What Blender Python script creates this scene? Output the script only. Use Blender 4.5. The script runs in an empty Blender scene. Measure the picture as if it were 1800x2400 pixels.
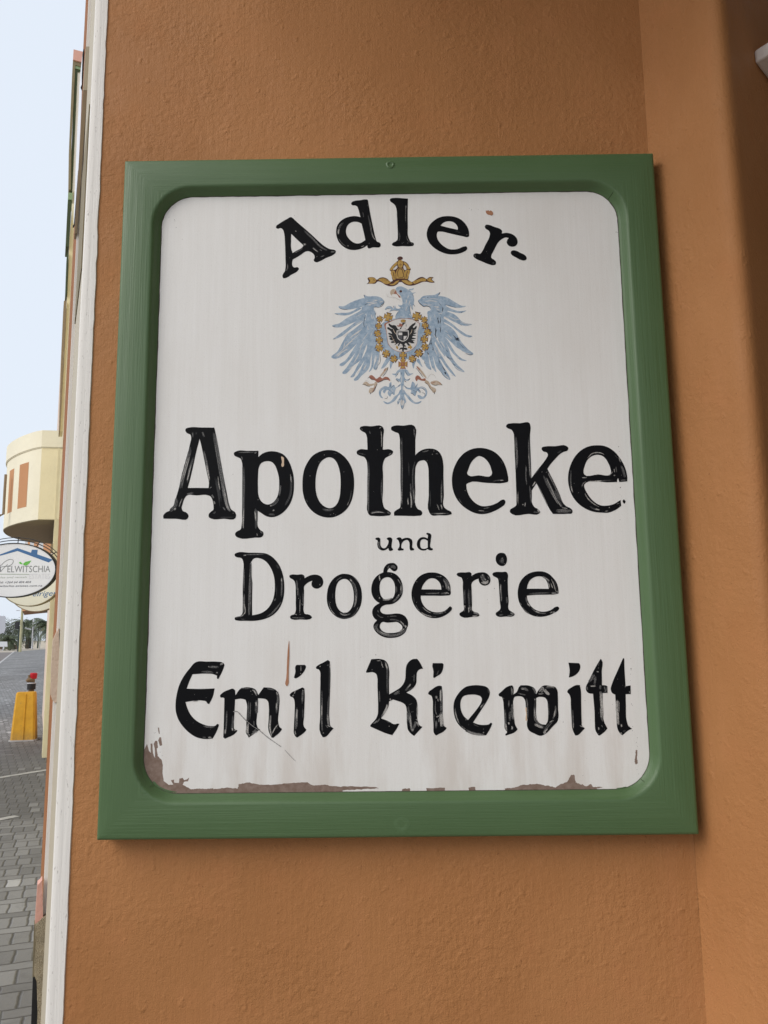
import bpy, bmesh, math, random
from mathutils import Vector, Matrix, noise
from mathutils.geometry import tessellate_polygon
random.seed(7)
sc = bpy.context.scene
COL = sc.collection
EYE = 1.75                       # camera height over the pavement
OZ = EYE + 0.2577                # height of the middle of the sign
# ------------------------------------------------------------------ camera
CR = Vector((0.9999071, 0.0081868, -0.0108938))
CU = Vector((0.0120245, -0.1539229, 0.9880097))
CF = Vector((-0.0064118, 0.9880489, 0.154007))
CP = Vector((-0.0060852, -1.2674479, EYE))
cam_d = bpy.data.cameras.new("camera")
cam_d.sensor_fit = 'AUTO'; cam_d.sensor_width = 36.0
cam_d.lens = 1900.0 / 2400.0 * 36.0
cam_d.clip_start = 0.02; cam_d.clip_end = 6000
cam = bpy.data.objects.new("camera", cam_d); COL.objects.link(cam)
M = Matrix.Identity(4)
for i in range(3):
    M[i][0] = CR[i]; M[i][1] = CU[i]; M[i][2] = -CF[i]; M[i][3] = CP[i]
cam.matrix_world = M
sc.camera = cam
# ------------------------------------------------------------------ world, sun, exposure
SUN_EL, SUN_AZ = math.radians(36), math.radians(-130)   # azimuth measured from +Y towards +X
sdir = Vector((math.sin(SUN_AZ)*math.cos(SUN_EL), math.cos(SUN_AZ)*math.cos(SUN_EL), math.sin(SUN_EL)))
w = bpy.data.worlds.new("World"); sc.world = w; w.use_nodes = True
nt = w.node_tree; nt.nodes.clear()
sky = nt.nodes.new("ShaderNodeTexSky"); sky.sky_type = 'NISHITA'; sky.sun_disc = False
sky.sun_elevation = SUN_EL; sky.sun_rotation = SUN_AZ
sky.air_density = 1.0; sky.dust_density = 6.0; sky.ozone_density = 1.0; sky.altitude = 0
hs = nt.nodes.new("ShaderNodeMix"); hs.data_type = 'RGBA'; hs.inputs[0].default_value = 0.85
hs.inputs[7].default_value = (9.0, 9.8, 10.9, 1)         # the even white-blue cloud deck in front of the clear sky
bg = nt.nodes.new("ShaderNodeBackground"); bg.inputs[1].default_value = 0.084
wo = nt.nodes.new("ShaderNodeOutputWorld")
nt.links.new(sky.outputs[0], hs.inputs[6]); nt.links.new(hs.outputs[2], bg.inputs[0]); nt.links.new(bg.outputs[0], wo.inputs[0])
sun_d = bpy.data.lights.new("sun", 'SUN'); sun_d.energy = 1.5; sun_d.angle = math.radians(40); sun_d.color = (1, 0.965, 0.92)
sun = bpy.data.objects.new("sun", sun_d); COL.objects.link(sun)
sun.rotation_euler = sdir.to_track_quat('Z', 'Y').to_euler()
sc.view_settings.view_transform = 'Standard'; sc.view_settings.look = 'None'
sc.view_settings.exposure = 0.25; sc.view_settings.gamma = 1.0; sc.view_settings.use_curve_mapping = False
# ------------------------------------------------------------------ helpers
def ray(px, py): return CR*((px-900)/1900.0) - CU*((py-1200)/1900.0) + CF
def onz(px, py, z):
    d = ray(px, py); return CP + d*((z-CP.z)/d.z)
def at(px, py, D):
    d = ray(px, py); return CP + d*(D/math.hypot(d.x, d.y))
def tag(o, label=None, cat=None, group=None, kind=None):
    if label: o['label'] = label
    if cat: o['category'] = cat
    if group: o['group'] = group
    if kind: o['kind'] = kind
    return o
def empty(name, loc, label, cat, group=None):
    o = bpy.data.objects.new(name, None); COL.objects.link(o); o.location = loc; o.empty_display_size = .1
    return tag(o, label, cat, group)
def link(name, verts, faces, mats, parent=None, fm=None, smooth=None, world=True):
    me = bpy.data.meshes.new(name); me.from_pydata([tuple(v) for v in verts], [], faces); me.update()
    if not isinstance(mats, (list, tuple)): mats = [mats]
    for m in mats: me.materials.append(m)
    if fm: 
        for p, k in zip(me.polygons, fm): p.material_index = k
    if smooth is not None:
        for p in me.polygons: p.use_smooth = True
        me.set_sharp_from_angle(angle=math.radians(smooth))
    o = bpy.data.objects.new(name, me); COL.objects.link(o)
    if parent:
        o.parent = parent
        if world: me.transform(Matrix.Translation(-Vector(parent_loc(parent))))
    return o
def parent_loc(o):
    v = Vector(o.location)
    while o.parent: o = o.parent; v = v + Vector(o.location)
    return v
class MB:
    """collects solids; link() makes ONE object"""
    def __init__(s): s.v = []; s.f = []; s.m = []
    def add(s, v, f, m=0):
        n = len(s.v); s.v += [Vector(a) for a in v]; s.f += [[i+n for i in q] for q in f]; s.m += [m]*len(f)
    def box(s, a, b, m=0):
        x0, y0, z0 = a; x1, y1, z1 = b
        s.hexa([(x0,y0,z0),(x1,y0,z0),(x1,y1,z0),(x0,y1,z0)], [(x0,y0,z1),(x1,y0,z1),(x1,y1,z1),(x0,y1,z1)], m)
    def hexa(s, bot, top, m=0): s.add(list(bot)+list(top), [[3,2,1,0],[4,5,6,7],[0,1,5,4],[1,2,6,5],[2,3,7,6],[3,0,4,7]], m)
    def prism(s, plan, z0, z1, m=0, caps=True):
        n = len(plan); v = [(p[0],p[1],z0) for p in plan]+[(p[0],p[1],z1) for p in plan]
        f = [[i,(i+1)%n,(i+1)%n+n,i+n] for i in range(n)]
        if caps: f += [list(range(n))[::-1], list(range(n,2*n))]
        s.add(v, f, m)
    def tube(s, pts, rad, seg=8, m=0, cap=True):
        pts = [Vector(p) for p in pts]; n = len(pts); rings = []
        if not isinstance(rad, (list, tuple)): rad = [rad]*n
        for i, p in enumerate(pts):
            t = (pts[min(i+1,n-1)]-pts[max(i-1,0)]).normalized()
            a = Vector((0,0,1)) if abs(t.z) < .9 else Vector((1,0,0))
            u = t.cross(a).normalized(); q = t.cross(u)
            rings.append([p+(u*math.cos(2*math.pi*k/seg)+q*math.sin(2*math.pi*k/seg))*rad[i] for k in range(seg)])
        v = [x for r in rings for x in r]; f = []
        for i in range(n-1):
            for k in range(seg):
                f.append([i*seg+k, i*seg+(k+1)%seg, (i+1)*seg+(k+1)%seg, (i+1)*seg+k])
        if cap: f += [list(range(seg))[::-1], [(n-1)*seg+k for k in range(seg)]]
        s.add(v, f, m)
    def link(s, name, mats, parent=None, smooth=None): return link(name, s.v, s.f, mats, parent, s.m, smooth)
# ------------------------------------------------------------------ material kit
class NT:
    def __init__(s, name):
        s.m = bpy.data.materials.new(name); s.m.use_nodes = True; s.t = s.m.node_tree
        s.b = s.t.nodes['Principled BSDF']; s._co = None
    def n(s, ty, **k):
        o = s.t.nodes.new(ty)
        for a, v in k.items(): setattr(o, a, v)
        return o
    def l(s, a, b): s.t.links.new(a, b)
    def co(s):
        if not s._co: s._co = s.n('ShaderNodeNewGeometry').outputs['Position']
        return s._co
    def vec(s, scale, loc=(0,0,0), rotz=0):
        m = s.n('ShaderNodeMapping'); s.l(s.co(), m.inputs[0]); m.inputs[1].default_value = loc; m.inputs[2].default_value = (0,0,rotz); m.inputs[3].default_value = scale
        return m.outputs[0]
    def noise(s, scale, detail=3, rough=.55, loc=(0,0,0)):
        if not isinstance(scale, (tuple, list)): scale = (scale,)*3
        o = s.n('ShaderNodeTexNoise'); o.inputs['Scale'].default_value = 1; o.inputs['Detail'].default_value = detail; o.inputs['Roughness'].default_value = rough
        s.l(s.vec(scale, loc), o.inputs['Vector']); return o.outputs['Fac']
    def ramp(s, f, a, b, c0=0.0, c1=1.0):
        o = s.n('ShaderNodeMapRange'); o.clamp = True; s.l(f, o.inputs[0])
        o.inputs[1].default_value = a; o.inputs[2].default_value = b; o.inputs[3].default_value = c0; o.inputs[4].default_value = c1
        return o.outputs[0]
    def math(s, op, a, b=None):
        o = s.n('ShaderNodeMath', operation=op)
        for i, x in enumerate((a, b)):
            if x is None: continue
            if isinstance(x, (int, float)): o.inputs[i].default_value = x
            else: s.l(x, o.inputs[i])
        return o.outputs[0]
    def mix(s, f, a, b):
        o = s.n('ShaderNodeMix', data_type='RGBA')
        for sock, x in ((o.inputs[0], f), (o.inputs[6], a), (o.inputs[7], b)):
            if isinstance(x, (int, float)): sock.default_value = x
            elif isinstance(x, tuple): sock.default_value = (x+(1,))[:4]
            else: s.l(x, sock)
        return o.outputs[2]
    def base(s, c):
        if isinstance(c, tuple): s.b.inputs['Base Color'].default_value = c+(1,)
        else: s.l(c, s.b.inputs['Base Color'])
        return s
    def rough(s, r, spec=None):
        if isinstance(r, (int, float)): s.b.inputs['Roughness'].default_value = r
        else: s.l(r, s.b.inputs['Roughness'])
        if spec is not None: s.b.inputs['Specular IOR Level'].default_value = spec
        return s
    def bump(s, h, dist, strength=1.0):
        o = s.n('ShaderNodeBump'); o.inputs['Distance'].default_value = dist; o.inputs['Strength'].default_value = strength
        s.l(h, o.inputs['Height']); s.l(o.outputs[0], s.b.inputs['Normal']); return s
def plain(name, c, rough=.6, var=.12, scale=8, spec=.4, bump=0):
    k = NT(name); d = tuple(x*(1-var) for x in c); b = tuple(min(1, x*(1+var)) for x in c)
    nz = k.noise(scale, 4)
    k.base(k.mix(k.ramp(nz, .3, .7), d, b)).rough(rough, spec)
    if bump: k.bump(k.noise(scale*12, 3), bump)
    return k.m
# ------------------------------------------------------------------ materials
def plaster(name, c, streak=0.0):
    k = NT(name)
    big = k.noise(2.2, 4); mid = k.noise(14, 4); 
    c1 = k.mix(k.ramp(big, .35, .65), tuple(x*.90 for x in c), (c[0]*1.05, c[1]*1.08, c[2]*1.14))
    c2 = k.mix(k.math('MULTIPLY', k.ramp(mid, .55, .75), .35), c1, (c[0]*1.10, c[1]*1.04, c[2]*1.15))
    fine = k.noise(420, 3, .6); lump = k.noise(95, 5, .6, (3,1,2)); mask = k.ramp(k.noise(5.5, 3, .5, (9,4,1)), .42, .66)
    brush = k.noise((260, 260, 16), 3, .6)
    pock = k.ramp(k.noise(60, 2, .5, (5,5,5)), .62, .8)
    h = k.math('ADD', k.math('MULTIPLY', fine, .22), k.math('MULTIPLY', k.math('MULTIPLY', lump, k.ramp(mask, 0, 1, .35, 1.0)), 1.0))
    h = k.math('ADD', h, k.math('MULTIPLY', pock, .32))
    h = k.math('ADD', h, k.math('MULTIPLY', brush, .16))
    streaky = k.ramp(k.noise((34, 34, 2.6), 4, .6, (2,7,1)), .50, .78)
    c2 = k.mix(k.math('MULTIPLY', streaky, .28), c2, (c[0]*1.14, c[1]*1.14, c[2]*1.35))
    patchy = k.ramp(k.noise((4.2, 4.2, 3.0), 3, .55, (11,3,8)), .50, .58)
    c2 = k.mix(k.math('MULTIPLY', patchy, .22), c2, (c[0]*.84, c[1]*.80, c[2]*.74))
    dots = k.ramp(k.noise(210, 2, .5, (6,6,6)), .735, .76)
    c2 = k.mix(k.math('MULTIPLY', dots, .55), c2, (c[0]*.45, c[1]*.40, c[2]*.38))
    k.base(c2).rough(k.ramp(mid, .3, .7, .55, .70), .22).bump(h, .0040, .7)
    return k.m
ORANGE = (.425, .188, .068)
M_orange = plaster('orange_plaster', ORANGE)
def green(name, horiz):
    k = NT(name)
    sc1 = (9, 420, 420) if horiz else (420, 420, 9)
    sc2 = (4, 130, 130) if horiz else (130, 130, 4)
    s1 = k.noise(sc1, 3, .6); s2 = k.noise(sc2, 3, .6, (2,2,2)); big = k.noise(5, 3)
    c = k.mix(k.ramp(big, .3, .7), (.070, .132, .050), (.080, .146, .058))
    c = k.mix(k.math('MULTIPLY', k.ramp(s2, .45, .75), .25), c, (.088, .158, .066))
    h = k.math('ADD', k.math('MULTIPLY', s1, .6), k.math('MULTIPLY', s2, .8))
    k.base(c).rough(k.ramp(s2, .3, .7, .40, .50), .5).bump(h, .0011, .6)
    return k.m
M_green_h = green('green_paint_rail', True); M_green_v = green('green_paint_stile', False)
k = NT('white_panel_paint')
s1 = k.noise((240, 240, 7), 4, .65); s2 = k.noise((60, 60, 3), 4, .6, (1,2,3)); sp = k.noise(700, 2, .5); dirt = k.noise((5, 5, 2.2), 4, .6, (3,3,3))
sepz = k.n('ShaderNodeSeparateXYZ'); k.l(k.co(), sepz.inputs[0])
c = k.mix(k.ramp(s1, .35, .7), (.785, .772, .748), (.815, .805, .785))
c = k.mix(k.math('MULTIPLY', k.ramp(s2, .50, .78), .30), c, (.72, .70, .67))
c = k.mix(k.math('MULTIPLY', k.ramp(dirt, .50, .75), .45), c, (.69, .655, .61))
c = k.mix(k.math('MULTIPLY', k.ramp(sp, .60, .72), .16), c, (.50, .46, .42))
low = k.math('MULTIPLY', k.ramp(sepz.outputs[2], OZ-.49, OZ-.25, 1, 0), k.ramp(k.noise((26, 26, 5), 4, .6, (7,2,2)), .42, .66))
c = k.mix(k.math('MULTIPLY', low, .55), c, (.57, .50, .44))
k.base(c).rough(k.ramp(s2, .3, .7, .42, .58), .4).bump(k.math('ADD', k.math('MULTIPLY', s1, .7), k.math('MULTIPLY', sp, .5)), .0006, .5)
M_panel = k.m
k = NT('black_sign_paint'); k.base((.0045, .0046, .0058)).rough(k.ramp(k.noise(120, 3), .35, .7, .40, .6), .10); k.bump(k.noise((300,300,40), 3), .0003, .4); M_black = k.m
def streakmat(name, lo, hi):
    k = NT(name); f = k.noise(700, 3, .7); k.base(k.mix(k.ramp(f, .36, .64), lo, hi)).rough(.5, .35); return k.m
M_str = [streakmat('thin_paint_light', (.20, .19, .18), (.56, .54, .51)), streakmat('thin_paint_mid', (.022, .022, .023), (.20, .195, .19)), streakmat('thin_paint_dark', (.008, .008, .009), (.045, .045, .046))]
def epaint(name, c, c2=None, scale=160, rough=.5):
    k = NT(name); c2 = c2 or tuple(x*1.25 for x in c)
    k.base(k.mix(k.ramp(k.noise(scale, 4, .65), .38, .68), c, c2)).rough(rough, .35); return k.m
EM = {'blue': epaint('emblem_blue', (.25, .345, .455), (.42, .51, .60), 160), 'white': epaint('emblem_white', (.62, .60, .58), (.68, .66, .64)),
      'navy': epaint('emblem_navy', (.010, .014, .030), (.03, .035, .05)), 'navy2': epaint('emblem_slate', (.20, .20, .22)), 'brown': epaint('emblem_brown', (.060, .018, .012), (.09, .03, .02)),
      'gold': epaint('emblem_gold', (.40, .235, .050), (.52, .34, .10), 200), 'red': epaint('emblem_red', (.29, .095, .060), (.40, .19, .13)), 'tan': epaint('emblem_tan', (.46, .35, .25), (.58, .49, .40), 240),
      'sketch': epaint('emblem_pencil', (.42, .38, .34), (.55, .52, .48)), 'black': epaint('emblem_black', (.008, .008, .010), (.02, .02, .022)), 'grey': epaint('emblem_grey', (.05, .05, .06), (.12, .12, .13))}
M_chip = epaint('bare_wood', (.20, .135, .105), (.27, .20, .165), 120, .75)
M_drip = epaint('brown_drip', (.36, .165, .085), (.44, .22, .13), 60, .45)
M_cream_drip = epaint('cream_drip', (.60, .44, .30), (.66, .5, .36), 60, .5)
M_scr = epaint('pencil_scratch', (.24, .23, .22), (.38, .37, .36), 500, .7)
M_speck = epaint('dark_fleck', (.05, .04, .035), (.10, .08, .07), 300, .7)
def boardpaint(name, c, speck=True):
    k = NT(name); s1 = k.noise((330, 330, 10), 4, .65); s2 = k.noise((90, 90, 5), 3, .6, (1,1,1)); d = k.ramp(k.noise((420, 420, 90), 2, .6, (4,4,4)), .66, .72)
    col = k.mix(k.ramp(s1, .3, .7), tuple(x*.93 for x in c), c)
    col = k.mix(k.math('MULTIPLY', k.ramp(s2, .5, .75), .22), col, tuple(x*.88 for x in c))
    if speck: col = k.mix(k.math('MULTIPLY', d, .45), col, (.18, .15, .13))
    k.base(col).rough(.55, .35).bump(k.math('ADD', s1, k.math('MULTIPLY', s2, .5)), .0012, .55); return k.m
M_board = boardpaint("white_board", (.81, .78, .735)); M_beige = boardpaint('beige_board', (.50, .44, .33), False); M_bead = boardpaint('cream_bead', (.86, .83, .80), False)
M_peach = plain('peach_patch', (.66, .52, .42), .7, .06, 12, .3, .002)
M_brown = plaster('brown_plaster', (.33, .140, .058)); M_brown.node_tree.nodes['Principled BSDF'].inputs['Specular IOR Level'].default_value = .04
M_cream = plain('cream_render', (.80, .71, .47), .75, .06, 1.6, .3, .004); M_cream2 = plain('pale_cream_render', (.80, .745, .58), .75, .05, 1.6, .3, .004)
M_creamdirt = plain('raw_plaster', (.58, .49, .34), .85, .22, 40, .25, .012)
M_opanel = plain('orange_panel', (.50, .245, .115), .75, .05, 2, .3); M_pink = plain('pink_render', (.66, .36, .29), .7, .05, 6, .3, .002)
M_taupe = plain('taupe_board', (.27, .20, .125), .7, .08, 20); M_olive = plain('olive_board', (.23, .19, .115), .75, .1, 15)
M_dkgreen = plain('dark_green_paint', (.045, .065, .028), .6, .15, 4); M_ltgreen = plain('light_green_paint', (.24, .34, .20), .6, .06, 4)
M_fabric = plain('white_fabric', (.74, .77, .84), .8, .05, 30); M_blackm = plain('black_metal', (.012, .012, .013), .5, .2, 30)
k = NT('scuffed_yellow'); sx_ = k.n('ShaderNodeSeparateXYZ'); k.l(k.co(), sx_.inputs[0])
cc = k.mix(k.ramp(k.noise(9, 4), .3, .7), (.62, .32, .026), (.74, .40, .034))
cc = k.mix(k.math('MULTIPLY', k.ramp(k.noise(22, 5, .65, (3,3,3)), .60, .72), .6), cc, (.30, .20, .09))
cc = k.mix(k.math('MULTIPLY', k.math('MULTIPLY', k.ramp(sx_.outputs[2], .0, .22, 1, 0), k.noise(30, 3)), 1.0), cc, (.20, .15, .09))
k.base(cc).rough(.7, .35).bump(k.noise(70, 4), .006); M_yellow = k.m
M_red = plain('red_cap_paint', (.50, .012, .025), .5, .1, 20); M_rust = plain('weathered_brass', (.16, .10, .045), .6, .3, 40)
M_signw = plain('sign_white', (.72, .73, .76), .45, .02, 4); M_signc = plain('sign_cream', (.72, .70, .58), .5, .03, 4); M_logo = plain('logo_blue', (.045, .135, .31), .5, .05, 5); M_leafg = plain('logo_green', (.13, .46, .07), .5, .1, 5)
M_ink = plain('grey_ink', (.22, .23, .24), .5, .05, 5); M_ink2 = plain('dark_ink', (.06, .06, .09), .5, .05, 5); M_line = plain('green_grey_line', (.42, .47, .42), .5, .05, 5)
M_bark = plain('palm_bark', (.11, .085, .06), .9, .3, 6); M_frond = plain('palm_frond', (.085, .105, .055), .6, .4, 2.0); M_bush = plain('bush_leaf', (.080, .095, .060), .65, .4, 2.0)
M_pole = plain('cream_pole_paint', (.44, .41, .24), .6, .15, 1.5); M_galv = plain('pale_metal', (.62, .62, .66), .5, .05, 2); M_dkpole = plain('dark_green_pole', (.030, .05, .05), .6, .1, 2)
M_darkbox = plain('dark_cabinet', (.018, .018, .022), .6, .2, 2); M_bwall = plain('brown_brick', (.14, .095, .07), .85, .2, 1.5); M_pwall = plain('pale_wall', (.70, .64, .54), .8, .08, .5)
M_ceil = plain('unseen_porch_ceiling', (.40, .30, .20), .8, .06, 2); M_side = plain('unseen_side', (.24, .20, .155), .8, .08, 3); M_floor = plain('unseen_porch_floor', (.34, .30, .26), .8, .12, 6)
M_band = plain('pale_paver_band', (.33, .32, .305), .85, .3, 9); M_kerb = plain('kerb_stone', (.42, .41, .40), .85, .12, 3); M_soil = plain('sand', (.42, .37, .30), .95, .12, .3)
# paving: rows of upright bricks between rows of long bricks, laid along the street
HEAD = math.radians(-23.35)
def along(px, py):
    p = onz(px, py, 0); a = HEAD+.06; return p.x*math.sin(a)+p.y*math.cos(a)
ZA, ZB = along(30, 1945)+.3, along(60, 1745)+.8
def paving(name):
    k = NT(name)
    v = k.vec((1,1,1), (0,0,0), 0)
    r = k.n('ShaderNodeVectorRotate', rotation_type='Z_AXIS'); k.l(k.co(), r.inputs['Vector']); r.inputs['Angle'].default_value = HEAD + .06
    wn = k.n('ShaderNodeTexNoise'); wn.inputs['Scale'].default_value = 9; k.l(k.co(), wn.inputs['Vector'])
    s = k.n('ShaderNodeSeparateXYZ'); k.l(r.outputs[0], s.inputs[0])
    jit = k.math('MULTIPLY', k.math('SUBTRACT', wn.outputs['Fac'], .5), .022)
    x = k.math('ADD', s.outputs[0], jit); y = k.math('ADD', s.outputs[1], jit)
    row = k.math('FLOOR', k.math('DIVIDE', y, .31)); yy = k.math('SUBTRACT', y, k.math('MULTIPLY', row, .31))
    isl = k.math('GREATER_THAN', yy, .207)
    cell = k.math('ADD', k.math('MULTIPLY', isl, .103), .103)              # .103 upright, .206 long
    off = k.math('MULTIPLY', row, .037)
    xc = k.math('DIVIDE', k.math('ADD', x, off), cell); xi = k.math('FLOOR', xc); xf = k.math('MULTIPLY', k.math('SUBTRACT', xc, xi), cell)
    y0 = k.math('SUBTRACT', yy, k.math('MULTIPLY', isl, .207)); hgt = k.math('SUBTRACT', .207, k.math('MULTIPLY', isl, .104))
    ex = k.math('MINIMUM', xf, k.math('SUBTRACT', cell, xf)); ey = k.math('MINIMUM', y0, k.math('SUBTRACT', hgt, y0))
    e = k.math('MINIMUM', ex, ey)
    cv = k.n('ShaderNodeCombineXYZ'); k.l(xi, cv.inputs[0]); k.l(k.math('ADD', row, k.math('MULTIPLY', isl, .5)), cv.inputs[1])
    wnz = k.n('ShaderNodeTexWhiteNoise', noise_dimensions='3D'); k.l(cv.outputs[0], wnz.inputs[0])
    rnd = wnz.outputs['Value']
    c = k.mix(rnd, (.165, .160, .155), (.285, .279, .272))
    pale = k.math('MULTIPLY', k.math('GREATER_THAN', rnd, .965), .75); c = k.mix(pale, c, (.52, .51, .50))
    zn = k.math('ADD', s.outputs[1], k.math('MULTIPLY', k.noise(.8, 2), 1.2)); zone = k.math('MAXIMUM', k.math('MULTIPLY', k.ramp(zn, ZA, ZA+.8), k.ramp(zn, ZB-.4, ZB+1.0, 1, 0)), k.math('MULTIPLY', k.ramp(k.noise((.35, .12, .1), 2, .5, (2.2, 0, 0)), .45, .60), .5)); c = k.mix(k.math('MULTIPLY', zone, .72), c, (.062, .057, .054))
    st = k.ramp(k.noise(7, 5, .65), .52, .75); c = k.mix(k.math('MULTIPLY', st, .5), c, (.09, .085, .08))
    joint = k.ramp(e, .003, .008, 1, 0); c = k.mix(k.math('MULTIPLY', joint, .85), c, (.055, .050, .044))
    k.base(c).rough(.75, .35).bump(k.math('ADD', k.ramp(e, .002, .012), k.math('MULTIPLY', k.noise(60, 4), .35)), .008, .8)
    return k.m
M_pave = paving('grey_brick_paving'); 
k = NT('worn_road'); k.base(k.mix(k.ramp(k.noise(.6, 4), .35, .65), (.15, .13, .12), (.21, .185, .17))).rough(.85, .3); M_road = k.m
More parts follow.
